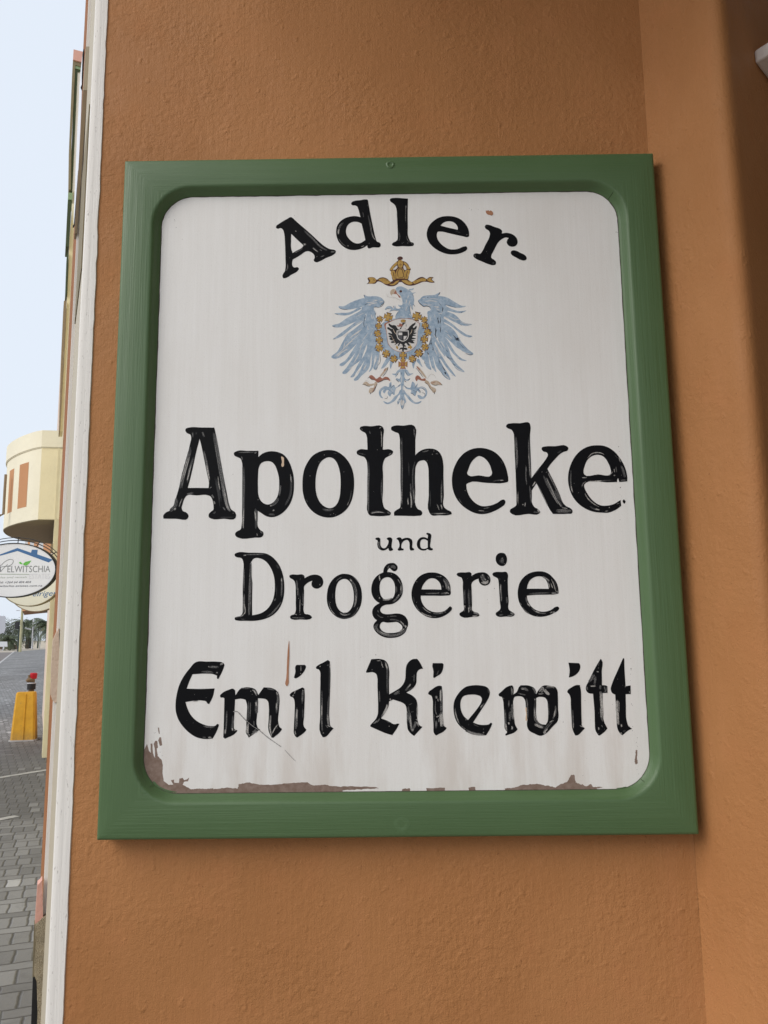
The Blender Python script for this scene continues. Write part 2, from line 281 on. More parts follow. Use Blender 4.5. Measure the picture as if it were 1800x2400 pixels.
LETTERS=[
 ('adler',['-1667,4510 -1641,4494 -1600,4452 -1414,4278 -1302,4170 -1183,4049 -1087,3965 -1006,3921 -947,3910 -910,3888 -914,3853 -947,3822 -1080,3761 -1183,3704 -1234,3689 -1271,3705 -1280,3729 -1266,3768 -1270,3811 -1349,3883 -1382,3891 -1522,3811 -1636,3743* -1643,3703 -1639,3632 -1610,3601 -1551,3604 -1530,3580 -1547,3545 -1653,3476 -1755,3416 -1792,3416 -1805,3448 -1796,3486 -1767,3533 -1757,3587 -1758,3791 -1767,4027 -1780,4201 -1791,4256 -1814,4296 -1840,4314 -1896,4304 -1922,4322 -1911,4361 -1874,4389 -1734,4478', '-1664,4207* -1666,4073 -1663,3946 -1637,3859* -1582,3894 -1471,3963 -1453,3994* -1524,4063'],['35.7 2 -1451,4263 -1302,4114 -1154,3954 -1050,3898', '22.3 1 -1294,3949 -1205,3869', '20.8 2 -1604,3863 -1508,3913 -1457,3951', '31.3 2 -999,3870 -925,3872', '37.2 1 -1442,4030 -1423,3994', '14.9 2 -1183,3916 -1132,3883', '19.4 2 -1724,3673 -1720,3602 -1741,3532', '10.4 1 -1595,4261 -1576,4245', '10.4 1 -1231,3787 -1220,3787', '14.9 2 -1168,3782 -1087,3812', '11.9 1 -1692,3774 -1677,3770']),
 ('adler',['-388,4813 -365,4806 -354,4756 -327,4585 -295,4402 -262,4225 -232,4092 -219,4052 -163,4018 -150,3988 -160,3953 -282,3942 -361,3928 -372,3943 -377,3980* -457,3930 -542,3904 -632,3900 -722,3925 -801,3980 -863,4059 -896,4156 -903,4241 -885,4338 -839,4410 -765,4470 -686,4499 -606,4512 -538,4506 -488,4491* -526,4643 -543,4686 -571,4705 -622,4712 -645,4733 -633,4767 -593,4788 -491,4801', '-573,4411 -516,4399 -471,4374* -449,4277 -421,4143 -409,4076* -439,4053 -490,4023 -552,4015 -614,4037 -676,4093 -721,4160 -737,4238 -726,4305 -692,4365 -641,4401'],['34.2 2 -868,4192 -857,4271 -828,4343 -777,4397', '21.7 1 -865,4174 -862,4240 -851,4283', '22.8 2 -356,4530 -323,4353 -286,4153 -241,4062', '14.8 1 -296,4214 -269,4117 -224,4059', '9.1 2 -447,4580 -433,4489', '17.1 2 -863,4113 -801,4016 -733,3961', '13.7 1 -485,3951 -417,3977', '10.3 1 -710,3979 -691,3966', '13.7 1 -343,4021 -340,4006', '10.3 2 -360,4720 -355,4683']),
 ('adler',['44,4828 108,4834 237,4825 322,4817* 318,4693 312,4496 311,4275 311,4143 331,4080 362,4026 398,4015 411,3986 397,3964 352,3954 224,3958 79,3960 47,3974 40,3996 66,4025 107,4044 135,4078 140,4136 138,4302 131,4499 126,4617 111,4677 84,4721 52,4747 22,4774 15,4807 25,4821'],['15.7 2 291,4733 282,4595 277,4447 280,4305', '7.4 1 288,4694 286,4644', '12.0 2 158,4278 155,4087', '9.2 2 171,4204 171,4087 155,4048', '13.8 2 286,4144 303,4065 353,4011', '15.7 2 366,4006 402,3981', '11.1 2 202,4018 225,3994', '8.3 1 232,4023 234,4018', '9.2 1 307,4014 312,4009', '11.1 2 302,4266 304,4226']),
 ('adler',['995,4488 1102,4474 1209,4424 1286,4344 1334,4246 1346,4161 1339,4116 1314,4103 1246,4117 1050,4166 847,4211 819,4209 803,4176 800,4115 816,4061 865,3988 931,3930 998,3892 1077,3882 1156,3894 1258,3934 1287,3936 1308,3909 1299,3876 1245,3838 1154,3806 1052,3796 951,3809 851,3850 751,3917 679,3996 639,4087 629,4166 645,4257 686,4335 761,4413 859,4469', '1010,4395 1078,4380 1127,4340 1157,4279 1156,4237* 1007,4275 864,4317* 907,4362 959,4388'],['11.4 1 1306,4153 1308,4135', '8.0 3 1113,4213 1203,4182']),
 ('adler',['1635,4319 1680,4319 1777,4279 1873,4240 1902,4210 1897,4158* 1975,4169 2053,4152 2123,4102 2156,4039 2154,3977 2117,3929 2058,3919 2000,3944 1975,4000 1987,4042 2014,4076* 1960,4087 1900,4061 1826,3992 1785,3920 1743,3837 1705,3755 1707,3724 1752,3689 1783,3647 1775,3606 1729,3593 1671,3607 1550,3661 1441,3718 1407,3756 1411,3787 1444,3807 1528,3803 1552,3833 1617,3964 1680,4081 1694,4130 1696,4179 1677,4214 1626,4253 1614,4288', '2081,3853 2120,3847 2203,3803 2279,3757 2299,3719 2289,3681 2250,3669 2198,3682 2116,3728 2053,3771 2036,3812 2052,3843'],['22.2 2 1430,3787 1439,3738', '32.7 2 1737,3644 1749,3616', '14.4 1 1630,3832 1637,3842', '10.5 2 1642,3797 1645,3794', '10.5 1 1610,3722 1611,3720', '15.7 3 1621,4295 1680,4298']),
 ('apotheke',['-3313,853 -3103,852 -2897,848* -2879,783 -2837,585 -2781,302 -2726,21 -2671,-241 -2626,-435 -2591,-510 -2533,-553 -2514,-603 -2527,-649 -2713,-656 -2911,-652 -2951,-627 -2953,-581 -2921,-540 -2881,-507 -2880,-457 -2901,-347 -2927,-297 -2969,-273 -3159,-271 -3317,-273 -3349,-317 -3379,-409 -3392,-467 -3376,-517 -3309,-552 -3278,-602 -3290,-644 -3480,-647 -3679,-643* -3684,-597 -3648,-547 -3583,-515 -3535,-474 -3490,-315 -3437,-114 -3378,148 -3318,411 -3281,599 -3268,676 -3281,732 -3345,767 -3366,802 -3359,836', '-3131,666* -3114,605 -3049,322 -2993,67 -2961,-69 -2967,-153* -3137,-149 -3304,-147* -3281,-56 -3229,189 -3178,461'],['63.2 2 -3271,530 -3331,258 -3391,4 -3420,-156', '33.7 1 -3300,360 -3353,148 -3398,-47', '33.7 2 -3225,359 -3278,155 -3314,-65', '16.9 1 -3255,240 -3300,45 -3319,-39', '37.9 2 -3060,459 -2996,194 -2957,-35', '23.6 1 -3013,237 -2976,75 -2953,-35', '59.0 2 -2891,749 -2863,594 -2806,277 -2741,-63 -2676,-392 -2616,-535', '37.9 1 -2749,-80 -2695,-274 -2650,-476 -2607,-543', '25.3 2 -2908,766 -2887,577', '18.5 1 -3382,-316 -3413,-391 -3432,-458', '59.0 2 -3473,-315 -3503,-449 -3583,-523', '28.6 1 -3485,-474 -3509,-507', '33.7 2 -3317,-250 -3202,-230', '25.3 2 -2911,-263 -2876,-323', '23.6 1 -2876,-364 -2858,-423', '50.6 3 -2851,23 -2805,-189 -2749,-483', '15.2 1 -2827,107 -2798,-105 -2775,-206', '25.3 2 -2839,-541 -2888,-573', '16.9 2 -2779,-633 -2531,-636', '28.6 2 -3085,777 -3057,690', '28.6 2 -3244,770 -3242,684', '20.2 2 -2724,-467 -2682,-526', '18.5 1 -2566,-565 -2557,-569', '20.2 3 -3185,778 -3188,727', '16.9 2 -2955,-162 -2914,-137']),
 ('apotheke',['-2515,452 -2342,452 -2170,451* -2170,348* -2099,407 -2021,434 -1943,441 -1849,424 -1762,383 -1691,298 -1636,178 -1600,42 -1589,-109 -1598,-258 -1632,-384 -1693,-493 -1778,-578 -1870,-628 -1963,-640 -2048,-614 -2118,-566 -2169,-534* -2169,-667 -2162,-792 -2122,-847 -2080,-878 -2071,-917 -2098,-956 -2206,-966 -2467,-967 -2514,-939 -2526,-904 -2504,-869 -2439,-831 -2424,-765 -2420,-547 -2423,-154 -2427,124 -2437,275 -2458,323 -2513,352 -2560,381 -2569,417', '-2012,278 -1957,265 -1909,221 -1862,117 -1833,-3 -1828,-106 -1835,-224 -1865,-326 -1926,-404 -2004,-434 -2066,-418 -2121,-370 -2156,-299 -2170,-157 -2171,41 -2159,176 -2128,240 -2074,271'],['43.2 2 -2409,195 -2397,-75 -2399,-390 -2396,-625 -2404,-812', '18.8 1 -2394,-469 -2402,-703 -2397,-820', '39.3 2 -2204,-495 -2195,-628 -2196,-830', '20.4 1 -2211,-534 -2198,-706', '31.4 2 -1805,-122 -1827,-295', '39.3 2 -1834,-334 -1880,-404 -1965,-458', '18.8 1 -1934,-451 -1980,-462', '34.6 2 -1635,27 -1634,-124 -1656,-305 -1732,-453', '17.3 1 -1643,58 -1634,-84', '22.0 1 -1929,-537 -1902,-522', '28.3 2 -1994,-591 -1894,-600', '17.3 2 -2499,428 -2225,428', '23.6 1 -2232,417 -2201,428', '23.6 2 -2443,363 -2426,299', '20.4 2 -2175,-354 -2144,-354', '23.6 2 -2130,-854 -2083,-909', '14.1 1 -2176,-900 -2167,-939']),
 ('apotheke',['-1005,449 -918,433 -832,384 -745,301 -679,198 -640,89 -622,-33 -621,-148 -635,-275 -662,-382 -715,-489 -788,-568 -881,-627 -966,-654 -1065,-655 -1158,-633 -1263,-576 -1349,-488 -1409,-380 -1443,-259 -1453,-124 -1447,18 -1418,153 -1365,261 -1292,356 -1205,412 -1105,443', '-1025,330 -965,314 -912,262 -866,153 -846,58 -838,-71 -841,-192 -854,-320 -887,-420 -946,-486 -1019,-506 -1085,-484 -1158,-423 -1211,-329 -1237,-221 -1243,-106 -1235,29 -1212,137 -1159,252 -1092,309'],['40.2 2 -1131,-517 -1052,-541 -946,-526', '17.4 2 -664,-161 -682,-328 -729,-462', '12.0 1 -702,-389 -735,-482', '14.7 1 -1013,-615 -986,-609', '9.4 1 -956,-593 -947,-593', '9.4 1 -920,-614 -914,-618', '10.7 1 -1105,370 -1095,368', '10.7 1 -1192,256 -1182,255', '10.7 1 -1334,27 -1328,23', '10.7 1 -786,84 -781,84', '13.4 3 -1389,-360 -1369,-407', '13.4 3 -959,399 -892,385']),
 ('apotheke',['-488,837 -331,836 -170,838 -143,810 -145,648 -153,444 -22,442 12,414 1,374 -62,335 -117,300 -149,224 -153,10 -158,-227 -157,-463 -134,-518 -73,-558 -34,-597 -50,-628 -104,-639 -305,-639 -374,-628 -403,-585 -410,-381 -407,-66 -405,172 -418,268 -453,324 -530,353 -573,381 -573,421 -538,449 -401,447* -404,571 -411,668 -434,725 -496,762 -524,798 -512,827'],['17.3 1 -179,770 -172,649 -178,456', '18.9 2 -371,764 -344,699', '31.5 2 -387,251 -381,52 -390,-145 -392,-382 -390,-585', '20.5 2 -175,10 -185,-227 -172,-424', '18.9 2 -496,806 -473,765', '18.9 2 -62,351 -15,390', '31.5 2 -359,-586 -266,-571 -119,-596', '20.5 1 -367,-605 -258,-583 -150,-592', '26.8 2 -96,-581 -42,-621', '12.6 1 -244,445 -237,441', '11.0 1 -309,-245 -302,-246', '12.6 2 -561,397 -429,363', '15.7 1 -206,802 -174,822']),
 ('apotheke',['36,840 185,840 358,838 377,815 377,601 372,345* 429,400 507,439 601,453 687,441 756,396 798,324 821,196 819,-2 819,-318 820,-514 867,-554 932,-594 939,-625 881,-641 742,-642 611,-636 577,-589 577,-315 581,1 573,167 550,231 512,260 473,258 426,241 382,174 364,43 363,-234 367,-485 397,-536 450,-564 469,-607 449,-638 395,-646 164,-643 17,-639* 18,-582 57,-548 112,-513 122,-451 125,-73 130,245 125,484 120,661 105,710 43,739 -12,776 -11,816'],['34.6 2 159,644 150,324 149,85 143,-191 143,-482', '18.9 1 154,580 149,516', '22.0 1 149,-192 141,-349 143,-467', '15.7 1 139,-506 142,-537', '23.6 2 364,242 338,123 325,-194 333,-453', '18.9 1 337,-194 337,-430', '26.7 1 282,-240 299,-390 297,-515', '17.3 1 238,-350 247,-491', '22.0 2 288,-114 293,-272', '20.4 2 603,-237 593,-566', '23.6 2 793,-65 781,-278 777,-459', '17.3 1 782,-239 781,-443', '15.7 1 707,-458 744,-560', '17.3 1 769,-466 790,-553', '23.6 2 596,-613 727,-611 897,-616', '15.7 1 658,-621 843,-612', '18.9 2 483,392 593,422', '18.9 1 646,362 654,358', '14.1 1 671,413 679,409', '12.6 1 559,259 566,255', '14.1 2 701,365 748,360', '17.3 2 358,819 362,642', '15.7 2 208,777 231,772', '15.7 3 262,243 266,5']),
 ('apotheke',['1444,452 1535,436 1626,399 1709,336 1776,249 1822,147 1850,32 1861,-62 1854,-108 1799,-125 1525,-125 1216,-122 1187,-143 1185,-189 1204,-282 1251,-375 1326,-454 1409,-498 1499,-503 1598,-483 1683,-445 1748,-403 1783,-402 1803,-432 1791,-474 1722,-530 1602,-592 1496,-625 1405,-631 1301,-610 1190,-552 1088,-466 1013,-358 967,-229 954,-100 966,36 1012,172 1086,294 1187,387 1316,443', '1397,319 1453,304 1509,263 1563,187 1592,100 1602,28 1589,-1 1388,0 1226,2 1202,33 1222,97 1267,205 1318,269 1354,298'],['21.3 2 1610,-94 1723,-81 1800,-86', '17.0 1 1723,-85 1800,-82', '18.4 2 1048,-351 1109,-466', '14.2 1 1364,-575 1462,-580', '12.8 2 1412,-604 1539,-592', '17.0 2 1442,-548 1576,-518', '11.3 1 1160,-246 1167,-247', '9.9 1 1237,392 1240,390', '9.9 2 1618,387 1620,385', '12.8 3 1748,242 1778,184', '11.3 1 1318,276 1336,282']),
 ('apotheke',['1936,856 2079,856 2238,856 2250,817 2238,654 2235,370 2234,128 2233,-57* 2317,54 2417,174 2483,262 2514,326 2499,362 2441,383 2417,420 2428,452 2468,462 2642,466 2816,469 2848,435 2832,391 2772,371 2707,332 2633,260 2559,180 2496,96* 2550,-29 2621,-198 2684,-358 2726,-469 2779,-525 2832,-550 2869,-598 2855,-637 2789,-643 2555,-643* 2511,-578 2433,-394 2368,-250 2310,-142* 2231,-256* 2229,-352 2228,-463 2263,-527 2324,-567 2352,-611 2329,-637 2165,-637 1900,-635 1868,-601 1875,-566 1927,-531 1971,-500 1979,-428 1982,-190 1982,131 1979,373 1979,592 1971,698 1941,748 1878,777 1854,806 1876,842'],['39.7 2 2004,633 2009,454 2010,252 1992,91', '39.7 2 2222,630 2216,289 2216,-32', '23.8 1 2202,330 2214,128 2219,-57', '19.1 1 2151,129 2148,-72 2163,-192', '19.1 2 2152,161 2160,48', '25.4 2 2198,-176 2207,-352 2211,-463', '20.7 1 2245,-193 2295,-114', '31.8 2 2491,68 2563,-93 2634,-261 2711,-469', '55.6 2 2425,-19 2504,-180 2605,-388 2715,-541', '19.1 1 2464,-20 2535,-196 2642,-437 2707,-548', '17.5 1 2503,-196 2590,-380 2669,-532', '22.3 1 2505,28 2577,-133', '19.1 2 2310,-122 2411,-354 2510,-593', '55.6 2 2603,-602 2713,-596 2853,-605', '23.8 1 2612,-579 2714,-580 2854,-590', '19.1 1 2700,-540 2793,-557', '31.8 2 2244,-606 2345,-615', '27.0 1 2308,-567 2342,-615', '23.8 1 2117,-454 2107,-517', '22.3 1 2077,-477 2085,-493', '20.7 1 2400,49 2411,37', '17.5 1 2474,44 2481,28', '20.7 2 2391,134 2284,-1', '23.8 3 2668,348 2742,396', '47.7 2 2587,-261 2657,-437', '14.3 1 2007,-270 1999,-492']),
 ('apotheke',['3320,472 3418,463 3508,426 3596,356 3668,261 3725,152 3761,37 3773,-64 3768,-127* 3702,-133 3639,-137* 3625,-69 3606,-105 3604,-137* 3443,-139 3106,-142 3075,-177 3080,-234 3112,-306 3170,-399 3243,-471 3325,-514 3422,-519 3514,-502 3644,-430* 3649,-525* 3558,-588 3437,-632 3333,-631 3208,-616 3085,-568 2977,-489 2891,-381 2841,-252 2820,-109 2833,27 2874,156 2951,292 3062,399 3192,459', '3319,316 3381,301 3435,257 3480,177 3511,83 3515,18 3502,-7 3309,-8 3084,-5 3074,34 3098,131 3153,239 3226,295', '3693,-423 3723,-452 3700,-491 3677,-451'],['28.3 2 2877,69 2860,-74 2864,-210 2884,-310', '18.4 1 2858,-181 2884,-310', '19.8 1 3154,260 3228,331 3313,348 3397,329 3437,285', '17.0 2 3107,-113 3303,-115 3592,-105', '14.1 1 3233,-118 3374,-113', '15.6 1 3107,-120 3056,-155 3035,-233', '17.0 1 3070,-305 3134,-413 3221,-492 3296,-532', '28.3 2 3143,-526 3224,-570 3300,-592', '18.4 1 3224,-566 3300,-588', '14.1 1 3383,-607 3439,-604', '42.4 2 3682,138 3718,16 3734,-71', '17.0 1 3655,275 3684,174', '15.6 2 3580,320 3646,239', '17.0 1 3550,32 3476,-39', '14.1 1 3570,82 3577,10', '12.7 2 3597,118 3608,3', '17.0 1 3553,-33 3582,-26', '21.2 1 3046,-62 3124,-63', '25.5 2 3661,-116 3753,-107', '14.1 1 3680,-23 3680,-31', '15.6 1 3625,-511 3631,-525', '15.6 2 3563,-503 3634,-476', '14.1 1 3449,-548 3469,-552', '9.9 1 2975,-300 2982,-304', '11.3 2 2909,-150 2923,-152']),
 ('und',['-267,-992 -228,-991 -212,-1005 -209,-1051 -206,-1110 -190,-1143 -158,-1160 -131,-1157 -102,-1125 -82,-1085 -83,-1033 -97,-1022 -107,-1009 -90,-994 -38,-992 -23,-1007 -26,-1086 -27,-1152 -7,-1185 -21,-1197 -67,-1201 -76,-1187 -82,-1158* -125,-1187 -171,-1197 -217,-1182 -246,-1149 -257,-1103 -256,-1031 -281,-1020 -287,-1007'],['22.3 2 -232,-1064 -232,-1116 -213,-1169', '10.5 1 -232,-1057 -226,-1077', '9.2 2 -72,-1135 -66,-1132']),
 ('und',['67,-996 119,-995 136,-1019* 178,-1003 224,-998 263,-1007 293,-1030 303,-1070 304,-1162 326,-1176 326,-1192 306,-1200 267,-1198 258,-1175 256,-1096 246,-1056 220,-1033 191,-1036 158,-1055 135,-1085 135,-1167 159,-1174 159,-1193 130,-1198 71,-1196 68,-1176 81,-1163 85,-1054 73,-1031 48,-1014'],[]),
 ('und',['527,-931 579,-930 596,-942 594,-1047 593,-1162 627,-1182 620,-1196 561,-1197 543,-1181* 509,-1201 470,-1205 424,-1193 385,-1157 372,-1104 387,-1045 427,-1002 473,-990 519,-1000 545,-1015* 546,-954 527,-944', '479,-1023 518,-1033 546,-1053* 544,-1158* 509,-1175 470,-1177 444,-1167 425,-1124 426,-1085 443,-1039'],[]),
 ('drogerie',['-2497,-1208 -2300,-1207 -2123,-1212 -2031,-1223 -1959,-1257 -1880,-1324 -1813,-1416 -1767,-1528 -1740,-1652 -1732,-1775 -1738,-1892 -1769,-2014 -1826,-2116 -1903,-2192 -2000,-2243 -2097,-2270 -2187,-2282 -2349,-2280 -2453,-2277 -2505,-2260 -2508,-2234 -2467,-2215 -2421,-2206 -2393,-2174 -2386,-2078 -2390,-1755 -2385,-1527 -2390,-1344 -2407,-1304 -2436,-1286 -2482,-1280 -2522,-1257 -2526,-1227', '-2236,-1313 -2201,-1294 -2148,-1294 -2083,-1315 -2010,-1368 -1957,-1441 -1917,-1526 -1890,-1630 -1882,-1728 -1887,-1851 -1912,-1961 -1957,-2050 -2021,-2120 -2098,-2165 -2176,-2186 -2235,-2195* -2239,-2015 -2238,-1691'],['32.8 1 -2265,-1358 -2269,-1561 -2279,-1756 -2283,-1950 -2289,-2195', '22.3 2 -2265,-1365 -2260,-1691 -2269,-2015 -2273,-2182', '23.6 2 -2372,-1455 -2375,-1657 -2369,-1820', '32.8 2 -2369,-1852 -2366,-2014 -2364,-2174', '17.1 1 -2366,-1988 -2354,-2168 -2415,-2212', '22.3 1 -2434,-2219 -2363,-2187', '26.3 2 -1893,-1974 -1861,-1942', '28.9 2 -1773,-1599 -1768,-1762 -1776,-1923', '19.7 1 -1779,-1619 -1775,-1684', '23.6 2 -1782,-1988 -1846,-2084 -1923,-2167 -2013,-2230', '15.8 1 -1789,-2001 -1872,-2109 -1955,-2192', '22.3 2 -2385,-1239 -2201,-1238 -2051,-1236', '18.4 1 -2385,-1247 -2332,-1243', '13.1 1 -2175,-1232 -2149,-1235', '26.3 3 -1859,-1402 -1813,-1481', '19.7 2 -2492,-2237 -2440,-2222', '13.1 2 -2421,-2254 -2336,-2258', '13.1 3 -1850,-1728 -1854,-1923']),
 ('drogerie',['-1631,-1566 -1526,-1566 -1438,-1567 -1420,-1582 -1411,-1625* -1360,-1594 -1305,-1574 -1246,-1568 -1191,-1578 -1145,-1608 -1120,-1659 -1117,-1700 -1131,-1741 -1159,-1768 -1213,-1790 -1268,-1776 -1300,-1739 -1301,-1702 -1289,-1663* -1342,-1683 -1387,-1715 -1415,-1746 -1419,-1842 -1423,-2024 -1422,-2150 -1408,-2180 -1349,-2192 -1308,-2215 -1294,-2235 -1313,-2260 -1349,-2271 -1476,-2269 -1599,-2268 -1631,-2252 -1637,-2225 -1618,-2202 -1572,-2187 -1556,-2158 -1550,-2022 -1551,-1841 -1557,-1722 -1571,-1672 -1594,-1644 -1640,-1616 -1654,-1593 -1649,-1575'],['27.6 2 -1534,-1649 -1531,-1750 -1533,-1818', '11.0 1 -1511,-1736 -1517,-1841 -1521,-1914', '18.4 2 -1437,-1810 -1437,-1956 -1436,-2046', '18.4 2 -1480,-1869 -1482,-2023 -1483,-2181', '8.3 1 -1482,-1955 -1486,-2168', '15.6 1 -1568,-2176 -1522,-2199', '15.6 1 -1495,-2190 -1458,-2188', '18.4 2 -1604,-2243 -1476,-2247 -1381,-2246', '11.0 1 -1595,-2243 -1581,-2246', '13.8 2 -1479,-1613 -1484,-1668', '11.0 1 -1163,-1708 -1172,-1749', '11.0 2 -1443,-1582 -1425,-1596', '9.2 1 -1508,-1937 -1501,-1943', '8.3 2 -1459,-2019 -1436,-2055', '9.2 3 -1501,-1841 -1501,-1914']),
 ('drogerie',['-776,-1561 -718,-1568 -660,-1591 -597,-1646 -548,-1718 -518,-1803 -507,-1910 -510,-1976 -524,-2047 -555,-2122 -605,-2192 -667,-2240 -734,-2263 -792,-2270 -858,-2257 -920,-2226 -983,-2170 -1031,-2094 -1056,-2005 -1060,-1930 -1054,-1850 -1036,-1766 -996,-1686 -937,-1619 -870,-1578 -825,-1563', '-776,-1641 -736,-1653 -700,-1685 -665,-1743 -643,-1819 -634,-1908 -639,-1997 -657,-2067 -693,-2129 -733,-2164 -778,-2174 -822,-2163 -867,-2127 -905,-2065 -924,-1980 -928,-1905 -922,-1816 -906,-1740 -875,-1683 -830,-1652'],['40.4 2 -705,-1640 -651,-1712 -611,-1793 -599,-1886 -608,-1975 -626,-2072', '22.4 1 -603,-1886 -599,-1953 -608,-2019 -635,-2090', '19.7 1 -691,-1649 -660,-1685', '26.9 2 -629,-1712 -611,-1775', '22.4 2 -1027,-2015 -1009,-2090 -965,-2170 -912,-2219', '15.3 1 -991,-2130 -938,-2197', '13.5 2 -912,-2224 -849,-2251 -756,-2254 -689,-2239 -636,-2196 -587,-2130 -560,-2073', '12.6 1 -587,-2126 -564,-2082', '26.9 2 -858,-2171 -814,-2198 -743,-2203 -689,-2182', '17.9 1 -862,-2167 -823,-2194 -778,-2205 -734,-2197', '11.7 1 -814,-2172 -778,-2174 -747,-2168', '15.3 2 -821,-1612 -884,-1651 -924,-1700', '9.0 2 -1029,-1984 -1025,-2015', '10.8 2 -651,-1596 -597,-1650 -557,-1704', '13.5 3 -964,-1860 -973,-1949', '8.1 1 -1005,-2006 -1000,-2009']),
 ('drogerie',['-46,-1398 6,-1400 41,-1425 62,-1463 51,-1506 16,-1529 -18,-1520 -53,-1488 -67,-1475* -94,-1505 -107,-1539* -30,-1549 39,-1582 96,-1646 132,-1733 140,-1808 130,-1889 97,-1952 39,-2008 -25,-2042 -71,-2050 -141,-2058 -193,-2083 -222,-2132 -205,-2172 -154,-2198 -73,-2202 31,-2193 100,-2201 168,-2239 207,-2302 211,-2382 197,-2416 176,-2472 118,-2528 37,-2561 -43,-2571 -135,-2565 -215,-2536 -283,-2484 -322,-2427 -331,-2387 -316,-2342 -275,-2297* -315,-2262 -344,-2205 -346,-2147 -319,-2090 -273,-2051 -230,-2028* -295,-1982 -341,-1912 -358,-1831 -351,-1745 -324,-1670 -269,-1601 -205,-1561 -167,-1546* -163,-1504 -140,-1452 -98,-1412', '-101,-1622 -55,-1633 -15,-1674 11,-1738 18,-1807 12,-1876 -12,-1939 -59,-1979 -117,-1987 -168,-1960 -208,-1908 -225,-1833 -224,-1746 -206,-1683 -165,-1640', '-195,-2326 -109,-2334 -29,-2329 40,-2326 86,-2352 120,-2392 122,-2426 84,-2466 27,-2488 -65,-2495 -145,-2486 -202,-2451 -230,-2400 -224,-2360'],['19.8 1 -231,-1584 -226,-1631 -215,-1689', '40.7 2 112,-1727 122,-1808 98,-1900', '15.1 1 61,-1651 112,-1733', '13.9 1 111,-1762 105,-1842', '34.9 2 86,-1900 34,-1968 -25,-2019', '19.8 1 87,-1894 63,-1928', '29.1 1 -180,-1977 -105,-1978 -30,-1956', '17.4 2 31,-1749 41,-1819 29,-1888', '46.5 2 -53,-1459 0,-1453 28,-1489', '17.4 2 -75,-1435 -99,-1499', '23.2 1 -237,-1936 -226,-1965', '11.6 1 -254,-1913 -249,-1916', '29.1 2 -74,-2287 6,-2291 86,-2318', '23.2 1 86,-2312 132,-2358 154,-2398', '23.2 1 166,-2376 185,-2416', '15.1 2 -102,-2242 -27,-2234 59,-2232', '15.1 2 -102,-2230 -97,-2253', '15.1 2 -262,-2131 -245,-2177', '19.8 2 -269,-2200 -212,-2246 -160,-2247', '46.5 2 -259,-2348 -288,-2405 -243,-2468 -157,-2514 -43,-2532 72,-2511 147,-2461 171,-2415', '23.2 1 -248,-2456 -174,-2500 -60,-2515', '17.4 1 55,-2488 119,-2460 160,-2421', '17.4 2 -311,-2376 -300,-2450', '13.9 1 -42,-1575 -37,-1581', '17.4 3 -9,-1651 14,-1726']),
 ('drogerie',['603,-1555 671,-1561 744,-1586 811,-1630 858,-1689 886,-1763 891,-1840 888,-1903 877,-1913 824,-1921 615,-1921 420,-1918* 420,-1956 433,-2014 466,-2077 518,-2131 586,-2168 648,-2181 721,-2179 794,-2158 843,-2120 878,-2092 902,-2106 905,-2135 876,-2173 822,-2216 744,-2254 666,-2272 588,-2269 507,-2246 425,-2197 354,-2129 302,-2042 277,-1950 274,-1882 289,-1795 327,-1708 387,-1630 461,-1582 534,-1559', '596,-1647 649,-1655 698,-1688 731,-1737 744,-1790 746,-1828* 592,-1822 431,-1820* 458,-1753 502,-1695 547,-1659'],['53.8 2 781,-1654 833,-1713 856,-1782 860,-1845', '24.5 1 847,-1762 861,-1801 869,-1850', '14.7 1 780,-1684 809,-1733 822,-1791 821,-1830', '12.7 2 665,-1614 733,-1625', '11.7 1 723,-1625 757,-1620', '19.6 2 489,-1887 616,-1886 703,-1889', '24.5 2 737,-1887 849,-1893', '19.6 1 781,-1883 854,-1884 863,-1903', '29.3 2 703,-1867 693,-1896', '14.7 2 336,-2052 368,-2124 425,-2183', '16.6 1 392,-2158 464,-2207 541,-2237 599,-2247', '11.7 2 599,-2247 671,-2255', '12.7 1 439,-2092 484,-2140 542,-2179 595,-2199', '24.5 2 609,-2199 687,-2205 779,-2187', '12.7 1 789,-2168 808,-2187', '11.7 1 687,-2198 764,-2187', '9.8 1 359,-1693 362,-1703', '9.8 1 353,-2021 355,-2025', '14.7 2 769,-1761 778,-1800', '19.6 3 304,-1931 317,-2027']),
 ('drogerie',['1036,-1562 1131,-1561 1212,-1561 1226,-1578 1225,-1619* 1292,-1579 1365,-1563 1446,-1569 1496,-1604 1522,-1659 1522,-1702 1499,-1746 1461,-1767 1418,-1771 1374,-1752 1346,-1715 1338,-1678 1340,-1660* 1281,-1681 1229,-1728 1223,-1838 1224,-2055 1228,-2164 1267,-2186 1317,-2212 1335,-2233 1309,-2255 1243,-2258 1055,-2256 1023,-2226 1023,-2205 1049,-2183 1086,-2159 1089,-2054 1085,-1800 1084,-1683 1070,-1646 1006,-1613 993,-1590 1003,-1572'],['66.2 2 1393,-1599 1406,-1657 1449,-1709', '44.1 1 1383,-1708 1441,-1731 1493,-1695', '29.4 2 1480,-1622 1508,-1680', '25.0 1 1401,-1591 1407,-1621', '19.1 1 1442,-1672 1448,-1687', '29.4 2 1113,-1829 1110,-1945 1107,-2054', '22.1 1 1107,-2076 1106,-2119', '17.6 2 1106,-2119 1100,-2191', '25.0 2 1176,-1815 1175,-1982 1189,-2127', '36.8 2 1176,-2055 1189,-2113 1217,-2178', '17.6 1 1168,-2105 1172,-2199', '36.8 2 1238,-2193 1303,-2215 1324,-2230', '25.0 1 1245,-2193 1310,-2219', '22.1 1 1222,-2250 1309,-2248', '14.7 2 1232,-1619 1254,-1623', '11.8 1 1158,-1658 1161,-1660', '22.1 2 1211,-1837 1213,-2055']),
